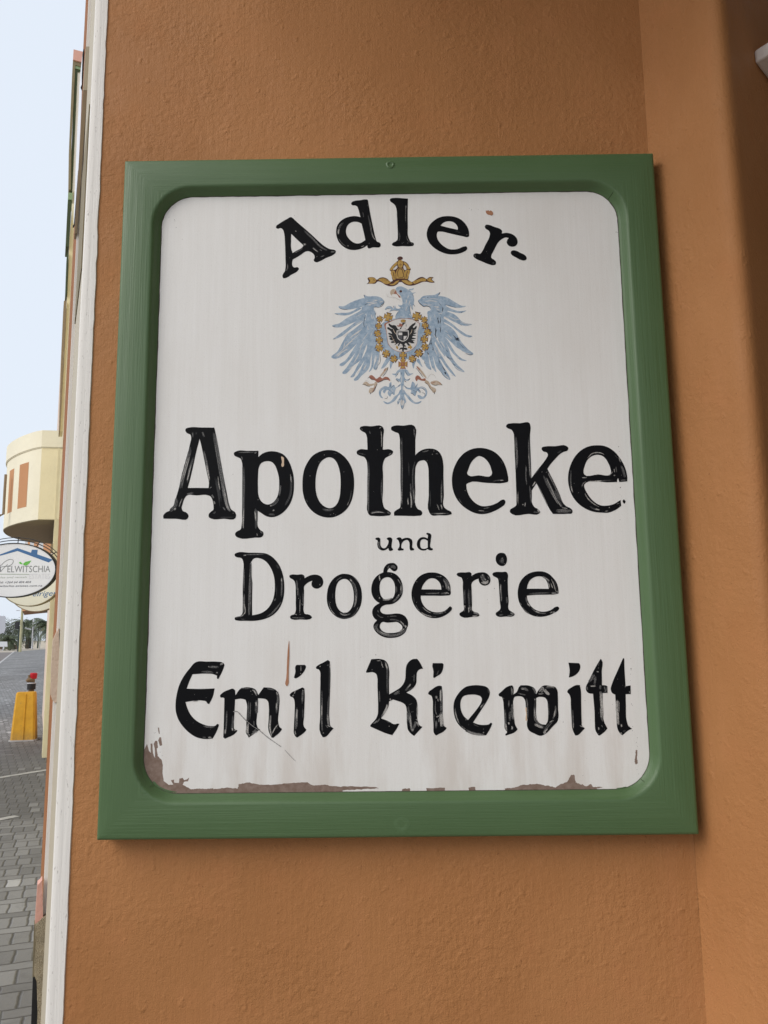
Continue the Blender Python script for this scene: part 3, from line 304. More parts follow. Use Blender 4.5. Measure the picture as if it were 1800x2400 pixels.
 ('drogerie',['1599,-1562 1702,-1561 1782,-1564 1797,-1585 1796,-1698 1794,-1844 1799,-2025 1800,-2156 1841,-2185 1889,-2222 1875,-2247 1845,-2261 1751,-2259 1621,-2256 1592,-2233 1593,-2204 1623,-2179 1657,-2154 1661,-2024 1656,-1842 1651,-1711 1643,-1667 1615,-1645 1565,-1615 1558,-1593 1573,-1571', '1712,-1256 1763,-1269 1790,-1317 1796,-1369 1779,-1427 1745,-1460 1705,-1465 1662,-1448 1626,-1403 1617,-1355 1630,-1300 1668,-1264'],['32.3 2 1685,-1748 1678,-1843 1682,-1937 1679,-2024', '19.1 1 1688,-1755 1675,-1915', '16.2 1 1681,-1959 1683,-2024', '29.4 2 1769,-1953 1772,-2061', '36.8 2 1819,-2192 1854,-2214 1875,-2236', '25.0 1 1826,-2199 1861,-2221', '29.4 2 1636,-2240 1709,-2227', '22.1 1 1773,-2249 1853,-2243', '19.1 2 1666,-2190 1689,-2169', '44.1 2 1724,-1338 1717,-1426', '19.1 1 1720,-1335 1738,-1346', '16.2 1 1750,-1431 1753,-1436', '17.6 2 1686,-1360 1692,-1426', '13.2 1 1745,-1698 1752,-1702', '19.1 3 1669,-1653 1672,-1697']),
 ('drogerie',['2291,-1556 2370,-1564 2438,-1593 2509,-1658 2558,-1727 2582,-1801 2588,-1869 2588,-1908* 2539,-1921 2434,-1925 2224,-1927 2087,-1937* 2095,-1994 2124,-2068 2174,-2131 2246,-2174 2318,-2191 2392,-2186 2466,-2160 2531,-2119 2568,-2114 2587,-2136 2565,-2177 2511,-2208 2436,-2243 2357,-2263 2284,-2270 2211,-2262 2123,-2229 2047,-2171 1987,-2092 1953,-1993 1946,-1898 1960,-1804 1995,-1715 2061,-1637 2142,-1585 2217,-1563', '2288,-1635 2341,-1643 2387,-1677 2416,-1730 2432,-1788 2437,-1835* 2280,-1831 2094,-1829* 2109,-1764 2143,-1701 2192,-1662 2241,-1641'],['31.7 1 2346,-1640 2403,-1672 2454,-1715', '21.1 2 2422,-1704 2441,-1767 2454,-1831', '18.0 1 2436,-1746 2454,-1825', '18.0 1 2487,-1678 2515,-1747 2538,-1832 2552,-1879', '15.9 2 2522,-1705 2556,-1790 2579,-1869', '14.8 1 2468,-1741 2492,-1800 2501,-1831', '21.1 1 2558,-1869 2583,-1890', '26.4 2 2119,-1911 2277,-1905 2461,-1902', '26.4 1 2477,-1899 2556,-1903', '26.4 2 2070,-1957 2084,-2020 2113,-2078', '23.3 1 2087,-2062 2138,-2110', '18.0 2 2143,-2115 2214,-2184 2317,-2216 2396,-2217', '18.0 1 2214,-2184 2291,-2211', '21.1 1 2438,-2212 2491,-2187', '26.4 1 2491,-2202 2517,-2197', '12.7 1 1980,-2045 1997,-2087', '21.1 2 1997,-2103 2072,-2192 2139,-2230', '10.6 1 2227,-2257 2242,-2258']),
 ('emil',['-3092,-2907 -2928,-2905 -2769,-2908 -2681,-2925 -2656,-2956 -2666,-2999 -2745,-3172 -2764,-3168 -2768,-3122 -2829,-3097 -2936,-3088 -3150,-3096* -3198,-3204 -3236,-3314* -3044,-3321 -2802,-3316* -2827,-3441 -2881,-3551 -2904,-3545 -2926,-3514 -3002,-3495 -3102,-3497 -3249,-3517* -3225,-3590 -3166,-3707 -3082,-3793 -2968,-3855 -2843,-3883 -2774,-3875 -2750,-3851 -2721,-3863 -2748,-3942 -2814,-4068 -2876,-4075 -2976,-4070 -3064,-4048 -3178,-3980 -3274,-3888 -3352,-3778 -3393,-3662 -3402,-3558 -3390,-3417 -3354,-3264 -3288,-3129 -3191,-3000 -3123,-2923'],['25.3 1 -2724,-2955 -2668,-2931', '38.0 2 -2900,-2984 -2812,-2991 -2742,-2992', '27.9 1 -2779,-3072 -2756,-3079', '31.7 2 -3012,-3064 -2886,-3065 -2823,-3081', '15.2 1 -2901,-2972 -2894,-2997', '31.7 2 -2968,-3879 -2886,-3892 -2786,-3899', '12.7 1 -2848,-3923 -2845,-3929', '25.3 1 -2883,-4050 -2833,-4053', '15.2 2 -2970,-4046 -2908,-4049', '12.7 1 -3111,-3402 -3105,-3404', '11.4 1 -3220,-3795 -3219,-3795', '13.9 1 -3122,-3829 -3116,-3832', '12.7 1 -2927,-3046 -2924,-3049', '10.1 2 -2934,-3453 -2921,-3456', '16.5 2 -3140,-3506 -3027,-3493']),
 ('emil',['-2572,-3335 -2517,-3322 -2483,-3346 -2476,-3425* -2402,-3327 -2375,-3315 -2226,-3312 -2171,-3336 -2133,-3396 -2122,-3422* -2039,-3307* -1920,-3318 -1852,-3349 -1804,-3412 -1793,-3479 -1799,-3637 -1803,-3867 -1786,-3909 -1753,-3939 -1772,-3972 -1885,-4068 -1912,-4062 -1957,-3963 -1956,-3767 -1958,-3583 -1969,-3523 -2000,-3490 -2061,-3476 -2125,-3472* -2136,-3699 -2130,-3903 -2116,-3926 -2087,-3939* -2261,-4061* -2276,-4032 -2297,-4006 -2302,-3895 -2295,-3698 -2295,-3566 -2318,-3493 -2372,-3476 -2481,-3485* -2485,-3630 -2492,-3827 -2493,-3919 -2466,-3942 -2439,-3952 -2459,-3984 -2625,-4074 -2652,-4054 -2649,-3891 -2647,-3628 -2647,-3470 -2664,-3456 -2705,-3453 -2716,-3426 -2693,-3397'],['27.2 2 -2610,-3655 -2610,-3826 -2620,-4002', '34.0 1 -2621,-3924 -2626,-4009', '34.0 2 -2510,-3728 -2512,-3827 -2520,-3925 -2506,-3958', '20.4 1 -2520,-3912 -2499,-3964', '23.1 1 -2486,-3945 -2459,-3955', '47.6 2 -2142,-3501 -2147,-3600 -2146,-3712', '23.1 1 -2162,-3528 -2140,-3601', '27.2 2 -2270,-3513 -2274,-3698 -2279,-3829', '40.8 1 -2272,-3842 -2284,-3940 -2276,-4025', '23.1 2 -2243,-3527 -2246,-3797', '29.9 1 -2212,-3335 -2164,-3376 -2146,-3435', '20.4 1 -2191,-3349 -2156,-3415', '23.1 2 -2395,-3320 -2226,-3318', '12.2 1 -2242,-3361 -2235,-3365', '12.2 1 -2215,-3411 -2212,-3415', '40.8 2 -1832,-3372 -1817,-3472 -1836,-3637 -1835,-3702', '20.4 1 -1845,-3379 -1824,-3432', '17.7 1 -1837,-3544 -1839,-3650', '27.2 2 -1988,-3324 -1859,-3352', '29.9 1 -1923,-3728 -1932,-3833 -1931,-3937 -1906,-4049', '15.0 1 -1810,-3860 -1873,-3951 -1903,-4023', '23.1 2 -2185,-3811 -2180,-3896', '40.8 2 -2203,-3987 -2129,-3955', '17.7 1 -2229,-4019 -2109,-3949', '15.0 2 -2169,-3955 -2156,-3929', '9.5 1 -1826,-3922 -1823,-3925', '17.7 1 -2263,-4019 -2242,-4026']),
 ('emil',['-1439,-3314 -1412,-3330 -1406,-3369 -1405,-3561 -1411,-3753 -1413,-3905 -1374,-3953 -1390,-3975 -1514,-4068 -1533,-4059 -1566,-4005 -1567,-3910 -1558,-3688 -1559,-3534 -1569,-3489 -1589,-3463 -1622,-3450 -1635,-3424 -1616,-3399 -1531,-3355', '-1530,-2970 -1401,-2971 -1387,-2988 -1400,-3046 -1440,-3104 -1499,-3155 -1555,-3174 -1571,-3161 -1549,-3077 -1549,-2992'],['29.2 2 -1432,-3356 -1438,-3465 -1441,-3567', '17.2 1 -1432,-3349 -1429,-3369', '18.6 2 -1431,-3593 -1430,-3816', '39.8 2 -1523,-3611 -1528,-3752 -1531,-3879 -1540,-3942', '22.5 1 -1519,-3643 -1528,-3815', '19.9 1 -1553,-3961 -1546,-4005 -1523,-4037', '17.2 1 -1544,-3361 -1563,-3412', '33.1 1 -1589,-3431 -1576,-3444', '9.3 1 -1463,-2980 -1463,-3065', '17.2 1 -1469,-3097 -1467,-3110']),
 ('emil',['-1044,-2900 -1014,-2920 -1004,-3050 -1008,-3309 -1018,-3565 -1018,-3820 -1002,-3903 -956,-3935 -998,-3979 -1083,-4061 -1122,-4067 -1158,-4009 -1163,-3755 -1164,-3436 -1161,-3178 -1169,-3068 -1189,-3042 -1222,-3032 -1229,-3009 -1202,-2983 -1123,-2942'],['22.5 2 -1017,-2953 -1018,-3179 -1024,-3437', '14.6 1 -1014,-2953 -1011,-3050', '26.5 2 -1031,-3437 -1037,-3629 -1038,-3852 -1005,-3916', '17.2 1 -1044,-3725 -1038,-3884', '23.9 2 -1136,-3359 -1136,-3564 -1139,-3819 -1129,-3984', '14.6 1 -1136,-3583 -1139,-3787', '15.9 1 -1051,-3884 -1005,-3916', '15.9 2 -1077,-3883 -1044,-3928', '17.2 1 -1116,-3997 -1109,-4010', '15.9 1 -1169,-2990 -1159,-3003', '19.9 2 -1057,-2978 -1017,-2972']),
 ('kiewitt',['-367,-2895 -213,-2896 -156,-2916 -112,-2970 -93,-3052 -96,-3240 -97,-3433* 5,-3378 88,-3323 127,-3274 154,-3211 165,-3086 179,-2998 215,-2942 274,-2902 344,-2896 369,-2925 437,-3048* 386,-3057 347,-3091 332,-3182 325,-3269 292,-3325 234,-3375 170,-3408* 252,-3449 315,-3506 336,-3568 337,-3680 338,-3834 365,-3902 409,-3927* 280,-4061* 236,-4030 187,-3968 175,-3894 171,-3740 169,-3647 148,-3591 104,-3560 34,-3534 -35,-3512* -99,-3539 -109,-3613 -152,-3694 -226,-3792* -128,-3830 -2,-3883 24,-3874 55,-3878 23,-3936 -55,-4046 -105,-4033 -388,-3916 -391,-3901 -363,-3864 -311,-3809 -276,-3736 -269,-3643 -270,-3488 -275,-3301 -277,-3176 -292,-3125 -324,-3100 -445,-3102* -452,-3086'],['38.5 2 -162,-2925 -125,-2989 -119,-3102 -121,-3240 -123,-3427', '21.8 1 -156,-2944 -131,-3008 -119,-3052', '15.4 1 -220,-2928 -176,-3051', '32.1 1 -125,-3576 -132,-3619 -171,-3699 -222,-3773', '25.7 1 -286,-3828 -344,-3871', '21.8 2 -241,-3791 -293,-3853', '32.1 2 199,-3610 209,-3740 226,-3864 250,-3987', '32.1 1 222,-3710 233,-3864 250,-3981', '32.1 2 191,-3678 188,-3864', '25.7 1 250,-3993 276,-3944', '21.8 1 332,-3581 330,-3711 322,-3816', '19.3 1 319,-3809 322,-3828', '38.5 2 309,-3840 289,-3914 257,-3950', '21.8 1 315,-3840 358,-3921', '25.7 2 242,-3275 184,-3349 158,-3380', '19.3 2 279,-3325 183,-3387', '14.1 1 242,-3281 196,-3337', '25.7 2 302,-3131 293,-3257', '14.1 1 263,-3166 268,-3170', '15.4 1 55,-3423 61,-3426', '38.5 2 68,-3385 -22,-3440', '25.7 1 -86,-3496 -73,-3527', '25.7 2 -250,-3376 -245,-3550', '19.3 2 -368,-3058 -336,-3057', '15.4 1 -103,-3907 -97,-3913', '12.8 2 -153,-3836 -65,-3861', '12.8 1 -284,-2924 -220,-2918', '12.8 2 205,-3592 269,-3568', '11.6 2 235,-3704 280,-3698']),
 ('kiewitt',['690,-3310 720,-3317 729,-3407 728,-3605 733,-3834 751,-3926 780,-3946 763,-3972 617,-4058 597,-4042 580,-3898 575,-3669 571,-3504 558,-3464 508,-3431 512,-3411 567,-3365', '589,-2965 738,-2967 755,-2985 743,-3061 708,-3128 646,-3167 601,-3190 590,-3180 596,-3093 581,-2993'],['40.8 1 709,-3360 707,-3473 705,-3578', '37.4 2 708,-3578 709,-3703', '40.8 1 709,-3703 712,-3834 724,-3926', '20.4 1 681,-3736 697,-3932', '34.0 1 629,-3465 632,-3505', '16.3 2 625,-3525 618,-3702 640,-3761', '17.7 1 613,-3774 646,-3778 667,-3749', '19.1 2 590,-3735 590,-3898', '34.0 2 625,-3833 616,-3964', '16.3 1 659,-3801 665,-3866', '13.6 1 655,-3505 661,-3551', '16.3 2 682,-3068 646,-3160']),
 ('kiewitt',['1164,-3314 1333,-3315 1400,-3331 1446,-3368 1461,-3414 1449,-3480 1406,-3559 1315,-3690 1189,-3869* 1269,-3899 1369,-3908 1436,-3897 1464,-3875 1484,-3891 1455,-3953 1384,-4062 1304,-4065 1197,-4048 1091,-4001 999,-3935 934,-3850 900,-3738 893,-3639 908,-3547 957,-3455 1027,-3377 1095,-3331', '1160,-3450 1261,-3457 1321,-3486 1335,-3519 1318,-3578 1269,-3650 1112,-3832* 1050,-3772 1012,-3693 1001,-3607 1013,-3529 1044,-3479 1099,-3457'],['27.2 2 919,-3646 917,-3725 948,-3824 993,-3909', '17.7 1 918,-3692 942,-3797 974,-3876', '27.2 2 999,-3922 1059,-3962', '40.8 2 1065,-3982 1178,-4028 1358,-4056', '23.1 1 1078,-3995 1211,-4042 1365,-4056', '29.9 2 1372,-3585 1302,-3663', '20.4 1 1351,-3598 1309,-3650', '29.9 2 1433,-3361 1451,-3434', '17.7 1 1338,-4030 1352,-4010', '13.6 1 1059,-3962 1065,-3967', '16.3 2 1340,-3965 1354,-3971', '17.7 2 1069,-3831 1103,-3819', '17.7 2 1182,-3885 1281,-3938', '13.6 2 1114,-3904 1128,-3891']),
 ('kiewitt',['1765,-3324 1813,-3321 1825,-3344 1823,-3456* 1877,-3417 1913,-3345 1941,-3317 2083,-3327 2142,-3361 2170,-3420 2172,-3457* 2229,-3375 2278,-3332 2420,-3334 2474,-3351 2502,-3397 2508,-3483 2503,-3681 2504,-3799 2485,-3864 2415,-3935 2262,-4067 2228,-4078 2122,-4043 2044,-3997 2019,-3944 2018,-3872 2030,-3833* 2007,-3643 2006,-3584 1994,-3531 1962,-3494 1895,-3482 1840,-3493 1824,-3522 1820,-3674 1825,-3838 1832,-3903 1869,-3975 1849,-4001 1686,-4070 1678,-4058 1708,-4019 1676,-3973 1672,-3869 1667,-3639 1660,-3540 1645,-3494 1598,-3471 1595,-3451 1634,-3415', '2245,-3494 2305,-3508 2337,-3547 2346,-3646 2346,-3777 2330,-3875 2302,-3914 2228,-3901 2183,-3861 2165,-3795 2169,-3612 2173,-3513 2204,-3497'],['40.6 1 1803,-3595 1799,-3706 1808,-3837', '27.1 2 1795,-3634 1790,-3778', '23.0 1 1798,-3344 1801,-3463', '33.8 2 1686,-3672 1689,-3790 1688,-3902', '29.8 1 1689,-3882 1695,-4000', '20.3 2 1751,-3541 1743,-3666', '40.6 2 1759,-3699 1760,-3857', '23.0 1 1733,-3869 1738,-3909', '27.1 1 1785,-3929 1790,-3961 1769,-3981', '40.6 2 1939,-3365 2007,-3372 2059,-3406', '23.0 1 1946,-3372 1993,-3372', '17.6 2 1896,-3441 2017,-3465', '33.8 2 2116,-3347 2154,-3400 2159,-3447', '40.6 1 2221,-3414 2277,-3362 2261,-3435', '47.4 1 2297,-3375 2335,-3429 2381,-3462', '23.0 1 2206,-3447 2287,-3448', '20.3 1 2298,-3339 2413,-3340 2479,-3377', '16.2 2 2318,-3362 2480,-3351', '33.8 2 2156,-3526 2142,-3710 2150,-3841 2201,-3913 2287,-3953', '23.0 1 2149,-3519 2155,-3546', '20.3 1 2138,-3638 2145,-3795 2189,-3881', '33.8 1 2128,-3900 2187,-3933 2266,-3966', '27.1 2 2468,-3628 2456,-3746 2412,-3837', '17.6 1 2459,-3680 2434,-3798', '40.6 2 2405,-3857 2334,-3934 2278,-3992', '33.8 1 2326,-3967 2257,-4031', '23.0 1 2304,-4019 2262,-4051', '20.3 1 2363,-3882 2432,-3844', '27.1 2 2028,-3511 2030,-3643 2029,-3840', '16.2 2 2356,-3587 2353,-3810', '16.2 1 1668,-3501 1671,-3521', '13.5 1 1767,-3670 1770,-3673']),
 ('kiewitt',['2818,-3321 2854,-3325 2865,-3395 2862,-3605 2856,-3882 2857,-3931 2901,-3973 2871,-4000 2761,-4080 2747,-4078 2715,-4005 2703,-3812 2702,-3603 2699,-3499 2683,-3460 2656,-3428 2665,-3400 2716,-3362', '2694,-2981 2856,-2989 2872,-3016 2870,-3072 2834,-3135 2768,-3184 2691,-3208* 2708,-3099'],['24.4 2 2722,-3694 2722,-3846 2723,-3985', '18.7 1 2728,-3881 2726,-3992', '17.3 1 2821,-3937 2887,-3959']),
 ('kiewitt',['3196,-2927 3210,-2942 3204,-3118 3197,-3329* 3247,-3331 3278,-3344 3276,-3445 3198,-3448* 3193,-3678 3197,-3872 3244,-3979 3218,-4010 3122,-4084 3101,-4079 3065,-4016 3058,-3884 3061,-3746 3056,-3572 3051,-3457* 2984,-3446 2950,-3410 2946,-3361 2992,-3271 3103,-3068'],['43.1 1 3174,-3420 3172,-3538 3177,-3712 3175,-3879', '24.4 1 3158,-3664 3162,-3851', '36.0 2 3175,-3329 3165,-3392', '28.8 2 3225,-3343 3263,-3435', '28.8 2 3227,-3434 3274,-3358', '43.1 2 2992,-3285 3037,-3229 3084,-3159', '31.6 2 3104,-3187 3092,-3272 3075,-3328', '20.1 1 3010,-3341 3046,-3341 3096,-3338', '17.3 1 3073,-3229 3080,-3236', '20.1 2 3161,-3054 3152,-3082', '17.3 1 3122,-3121 3157,-3128', '21.6 2 2960,-3347 2971,-3411', '17.3 2 3179,-2977 3147,-3040', '15.8 1 3111,-3954 3111,-4002', '12.9 2 3155,-3927 3178,-3968', '17.3 1 3102,-4057 3108,-4061', '14.4 2 3115,-3746 3140,-3743', '11.5 1 3145,-3989 3147,-3992', '14.4 1 3198,-3986 3201,-3989']),
 ('kiewitt',['3545,-2920 3561,-2928 3557,-3087 3558,-3262 3559,-3347* 3636,-3337* 3632,-3466* 3553,-3469* 3547,-3647 3548,-3875 3569,-3945 3623,-3987 3572,-4007 3469,-4083 3455,-4075 3409,-4012 3393,-3853 3394,-3645 3392,-3474* 3347,-3449 3328,-3386 3347,-3323 3444,-3121'],['43.1 1 3420,-3548 3412,-3645 3411,-3784 3410,-3929', '24.4 1 3440,-3576 3427,-3750', '21.6 1 3460,-3916 3465,-3964', '24.4 1 3443,-4040 3459,-4075', '21.6 1 3557,-3333 3553,-3368', '17.3 1 3616,-3424 3618,-3452', '28.8 2 3479,-4027 3522,-4013', '11.5 2 3438,-3237 3445,-3240', '14.4 1 3569,-3945 3589,-3959', '11.5 2 3511,-3332 3518,-3335']),
]
EMBLEM=[
 ('wing#1',0,'blue','f',['-438,3097 -386,3073 -245,3073 -157,3046 -106,2987 -102,2955 -151,2909 -196,2875 -269,2887 -277,2849 -248,2786 -249,2732 -227,2661 -229,2476 -238,2322 -239,2168 -328,2093 -349,2208 -355,2362 -442,2479 -419,2633 -403,2773 -484,2867 -424,2913 -387,2952 -431,3046']),
 ('wing#1',0,'blue','f',['-865,2898 -787,2901 -661,2967 -557,3009 -409,3034 -365,2943 -484,2887 -588,2861 -721,2842 -809,2852 -854,2872']),
 ('wing#1',0,'blue','f',['-935,2776 -817,2788 -714,2789 -617,2822 -521,2875 -484,2867 -588,2799 -684,2753 -765,2741 -839,2748']),
 ('wing#1',0,'blue','f',['-974,2560 -854,2604 -736,2688 -618,2752 -499,2821 -439,2882 -366,2819 -470,2719 -559,2643 -663,2598 -781,2549 -869,2533 -943,2540']),
 ('wing#1',0,'blue','f',['-962,2326 -870,2400 -744,2499 -618,2597 -500,2696 -418,2757 -404,2710 -456,2641 -589,2558 -715,2459 -796,2391 -884,2346']),
 ('wing#1',0,'blue','f',['-988,2018 -892,2108 -811,2253 -715,2413 -619,2489 -501,2588 -419,2664 -383,2555 -406,2455 -517,2310 -591,2219 -665,2143 -753,2068 -871,2001 -951,1994']),
 ('wing#1',0,'blue','f',['-853,1879 -753,1961 -658,2097 -576,2227 -487,2379 -413,2486 -398,2447 -473,2302 -547,2157 -636,2028 -724,1930 -820,1861']),
 ('wing#1',0,'blue','f',['-804,1737 -739,1831 -636,1990 -547,2173 -443,2348 -369,2462 -310,2446 -370,2293 -423,2171 -467,2049 -490,1973 -563,1913 -622,1868 -681,1793 -769,1726']),
 ('wing#1',0,'blue','f',['-671,1671 -623,1739 -534,1912 -460,2018 -401,2147 -370,2324 -326,2361 -297,2276 -313,2131 -358,2024 -417,1979 -505,1851 -579,1746 -634,1669']),
 ('wing#1',0,'blue','f',['-616,1617 -550,1707 -491,1828 -424,1987 -386,2094 -327,2185 -306,2131 -336,2001 -352,1864 -389,1789 -492,1691 -580,1609']),
 ('wing#1',0,'blue','f',['-367,1754 -330,1841 -318,1978 -306,2108 -247,2153 -255,2077 -278,1955 -293,1863 -323,1795']),
 ('wing#1',0,'blue','f',['-286,1802 -256,1939 -247,2107 -217,2153 -188,2114 -189,2030 -212,1900 -220,1847 -257,1794']),
 ('wing#1',2,'white','s',['11.9 -322,2756 -301,2662', '8.9 -293,2756 -279,2685', '8.9 -271,2685 -257,2646', '10.4 -620,2389 -546,2434 -472,2510', '11.9 -936,2025 -841,2100 -738,2214 -620,2327 -516,2418', '10.4 -885,2024 -790,2115 -709,2152', '10.4 -789,2161 -752,2291', '8.9 -738,2175 -679,2266 -620,2296', '10.4 -622,1906 -563,2004 -518,2096', '10.4 -688,1808 -622,1868', '7.4 -574,2713 -500,2751 -425,2788', '11.9 -402,2967 -328,2958 -247,2950', '10.4 -380,2920 -321,2912', '11.9 -261,3004 -209,2996', '14.9 -180,2964 -120,2979', '10.4 -324,2500 -288,2500', '8.9 -419,2587 -390,2579', '10.4 -358,2017 -369,2048', '8.9 -480,2287 -369,2439', '7.4 -340,2354 -295,2469', '8.9 -518,2111 -488,2202', '10.4 -462,1790 -425,1865', '7.4 -313,2108 -322,1940', '8.9 -188,2106 -197,1976 -227,1893 -264,1810', '7.4 -738,2267 -716,2305', '14.9 -679,2343 -590,2419 -501,2480', '16.4 -900,2024 -812,2100 -716,2160', '13.4 -723,2229 -649,2289', '10.4 -593,1944 -533,2050', '11.9 -518,2172 -444,2286', '13.4 -365,2920 -291,2942 -217,2957', '11.9 -306,2982 -217,2996', '10.4 -383,2555 -369,2478', '8.9 -589,2574 -471,2642', '8.9 -789,2368 -678,2451', '10.4 -447,1789 -403,1895', '8.9 -564,1730 -520,1790', '10.4 -233,2046 -256,1909']),
 ('wing#1',2,'navy','s',['10.4 -442,3101 -427,3065', '7.4 -854,2872 -787,2848 -713,2843', '5.9 -928,2772 -861,2752', '7.4 -969,2556 -921,2540', '7.4 -436,2913 -376,2950', '7.4 -102,2983 -110,2948 -151,2917 -162,2886', '5.9 -241,2786 -252,2732', '6.7 -418,2750 -434,2664 -442,2556 -420,2525', '5.2 -958,2328 -914,2335', '5.9 -182,2060 -176,1938 -213,1862', '5.2 -277,2872 -247,2879 -188,2871', '4.5 -257,1783 -220,1840', '4.5 -594,1723 -623,1678']),
 ('wing#2',0,'blue','f',['463,2986 493,3009 538,3055 620,3074 738,3080 835,3125 797,3052 900,3027 926,2894 954,2800 908,2738 877,2646 904,2537 886,2398 826,2345 782,2346 721,2232 674,2117 644,2034 549,2065 618,2210 664,2348 637,2464 610,2557 620,2696 618,2789 674,2819 667,2858 609,2887 542,2884 491,2939']),
 ('wing#2',0,'blue','f',['767,3048 886,3050 959,3026 1032,2978 1105,2930 1192,2882 1262,2877 1191,2851 1103,2848 1007,2869 912,2906 839,2942']),
 ('wing#2',0,'blue','f',['897,2894 970,2854 1057,2814 1131,2790 1190,2789 1264,2799 1189,2758 1130,2757 1042,2775 954,2800 866,2817']),
 ('wing#2',0,'blue','f',['880,2801 968,2776 1056,2736 1121,2681 1171,2618 1243,2579 1353,2555 1242,2532 1176,2545 1081,2589 980,2644 893,2700 797,2732']),
 ('wing#2',0,'blue','f',['798,2740 863,2685 928,2637 1037,2558 1108,2488 1181,2433 1260,2378 1354,2346 1317,2331 1237,2347 1143,2410 1050,2496 963,2559 876,2607 789,2662']),
 ('wing#2',0,'blue','f',['875,2576 962,2536 1035,2473 1091,2395 1133,2310 1197,2210 1282,2116 1359,2039 1316,2024 1229,2056 1150,2118 1078,2165 1014,2235 942,2305 856,2383 829,2499']),
 ('wing#2',0,'blue','f',['828,2422 899,2337 949,2274 991,2197 1040,2104 1104,2020 1169,1965 1248,1926 1182,1927 1124,1951 1053,2020 996,2097 947,2175 897,2260 825,2307']),
 ('wing#2',0,'blue','f',['782,2346 862,2306 912,2237 953,2136 987,2029 1036,1937 1107,1844 1206,1733 1127,1753 1062,1799 1013,1876 971,1937 913,1999 878,2061 851,2153 795,2254']),
 ('wing#2',0,'blue','f',['687,2370 752,2308 808,2215 865,2107 892,2000 849,2061 806,2123 764,2208 708,2309']),
 ('wing#2',0,'blue','f',['678,2309 735,2208 791,2100 848,2000 890,1923 946,1831 1003,1754 1059,1655 1001,1701 945,1770 888,1847 832,1939 746,2032 675,2155']),
 ('wing#2',0,'blue','f',['662,2209 719,2155 775,2032 817,1924 859,1832 915,1740 966,1603 905,1627 855,1681 813,1742 756,1811 721,1895 701,1987 658,2049']),
 ('wing#2',0,'blue','f',['637,2095 687,2002 707,1895 727,1804 740,1739 704,1774 669,1827 648,1911 628,2003']),
 ('wing#2',0,'blue','f',['512,2035 601,2080 621,1988 633,1881 657,1778 603,1805 567,1859 547,1936 503,1974']),
 ('wing#2',2,'white','s',['10.4 537,3016 589,3027', '8.9 633,3007 737,3013 810,2997', '13.4 543,2923 616,2914', '10.4 719,2881 822,2848', '8.9 755,2842 828,2802', '10.4 791,2756 864,2747', '10.4 966,2706 988,2698', '10.4 1068,2635 1142,2642', '8.9 1148,2611 1257,2563 1331,2554', '8.9 695,2401 752,2323 809,2246', '10.4 679,2340 686,2324', '8.9 902,2452 952,2413', '8.9 800,2492 814,2484', '10.4 661,2533 664,2502', '11.9 736,2270 777,2139 804,2031', '13.4 789,2001 812,2024', '8.9 942,1984 1007,1937', '8.9 870,1703 920,1649 956,1611', '8.9 1063,1822 1127,1768 1177,1744', '8.9 1229,2056 1331,2039', '7.4 848,2031 891,1969', '8.9 731,2009 745,1994', '10.4 850,2786 865,2770', '7.4 1119,2326 1156,2333', '8.9 979,1687 1030,1671', '7.4 615,2087 621,2003', '7.4 683,1820 719,1766', '13.4 566,2969 706,2975 780,2958', '11.9 601,2898 690,2905', '13.4 734,2865 808,2872', '11.9 981,2691 1083,2635', '10.4 878,2692 965,2660', '11.9 930,2398 1016,2304', '13.4 824,2276 895,2152', '10.4 719,2140 761,2032', '13.4 884,1680 942,1634', '11.9 1034,1845 1106,1783 1163,1752', '8.9 1157,2103 1258,2048', '8.9 1039,2036 1125,1958', '10.4 664,2695 670,2618', '8.9 731,2741 745,2679']),
 ('wing#2',2,'navy','s',['10.4 835,3129 805,3071', '8.9 462,2982 480,2947 513,2915 542,2882 609,2884 653,2866 674,2827', '14.8 619,3037 634,3034', '5.9 912,2906 1007,2877 1103,2848', '5.9 1174,2758 1204,2781', '8.9 789,2701 787,2585', '7.4 826,2701 832,2631 809,2592', '7.4 867,2871 865,2770', '5.9 809,2934 852,2887', '7.4 1025,2381 1068,2327', '25.2 1090,2326 1126,2295', '10.4 1060,2311 1103,2272', '5.2 1132,2241 1174,2179 1217,2133', '7.4 909,2122 937,2083', '8.9 921,2007 964,1968 1007,1952', '7.4 1006,1891 1056,1845', '8.9 781,1963 809,1879', '11.9 844,1840 872,1771', '22.3 878,1741 899,1703', '7.4 672,2347 632,2202', '10.4 670,2248 676,2209', '6.7 593,2080 621,2026', '10.4 749,2508 739,2416', '5.2 546,1928 560,1875', '5.9 827,2732 849,2724', '5.9 1229,2052 1316,2024 1353,2035', '5.2 1147,2557 1183,2537', '4.5 813,1749 855,1681 920,1627', '7.4 682,2140 696,2109', '10.4 774,2678 795,2616 787,2570', '8.9 833,2662 823,2569', '11.9 763,2477 739,2393 752,2323', '10.4 830,2523 820,2415', '13.4 1039,2365 1089,2303 1132,2272', '8.9 1090,2319 1139,2256', '7.4 678,2309 655,2232 625,2202', '8.9 691,2186 704,2109', '8.9 601,2088 629,2034', '8.9 873,1802 886,1748', '5.9 762,2803 828,2771', '7.4 881,2848 865,2786', '5.9 973,2979 987,2963']),
 ('eagle_body',0,'blue','f',['93,3201 129,3233 177,3238 237,3218 297,3182 345,3150 374,3105 391,3054 399,2990 392,2927 412,2876 377,2914 375,2820 346,2877 338,2928 328,2839 338,2763 373,2649 241,2632 85,2654 80,2698 99,2760 147,2817 178,2867 203,2930 198,3006 169,3070 128,3115 104,3153']),
 ('eagle_body',0,'blue','f',['309,3185 357,3194 397,3206 387,3181 333,3169']),
 ('eagle_body',0,'blue','f',['362,3124 392,3124 429,3133 398,3114 374,3105']),
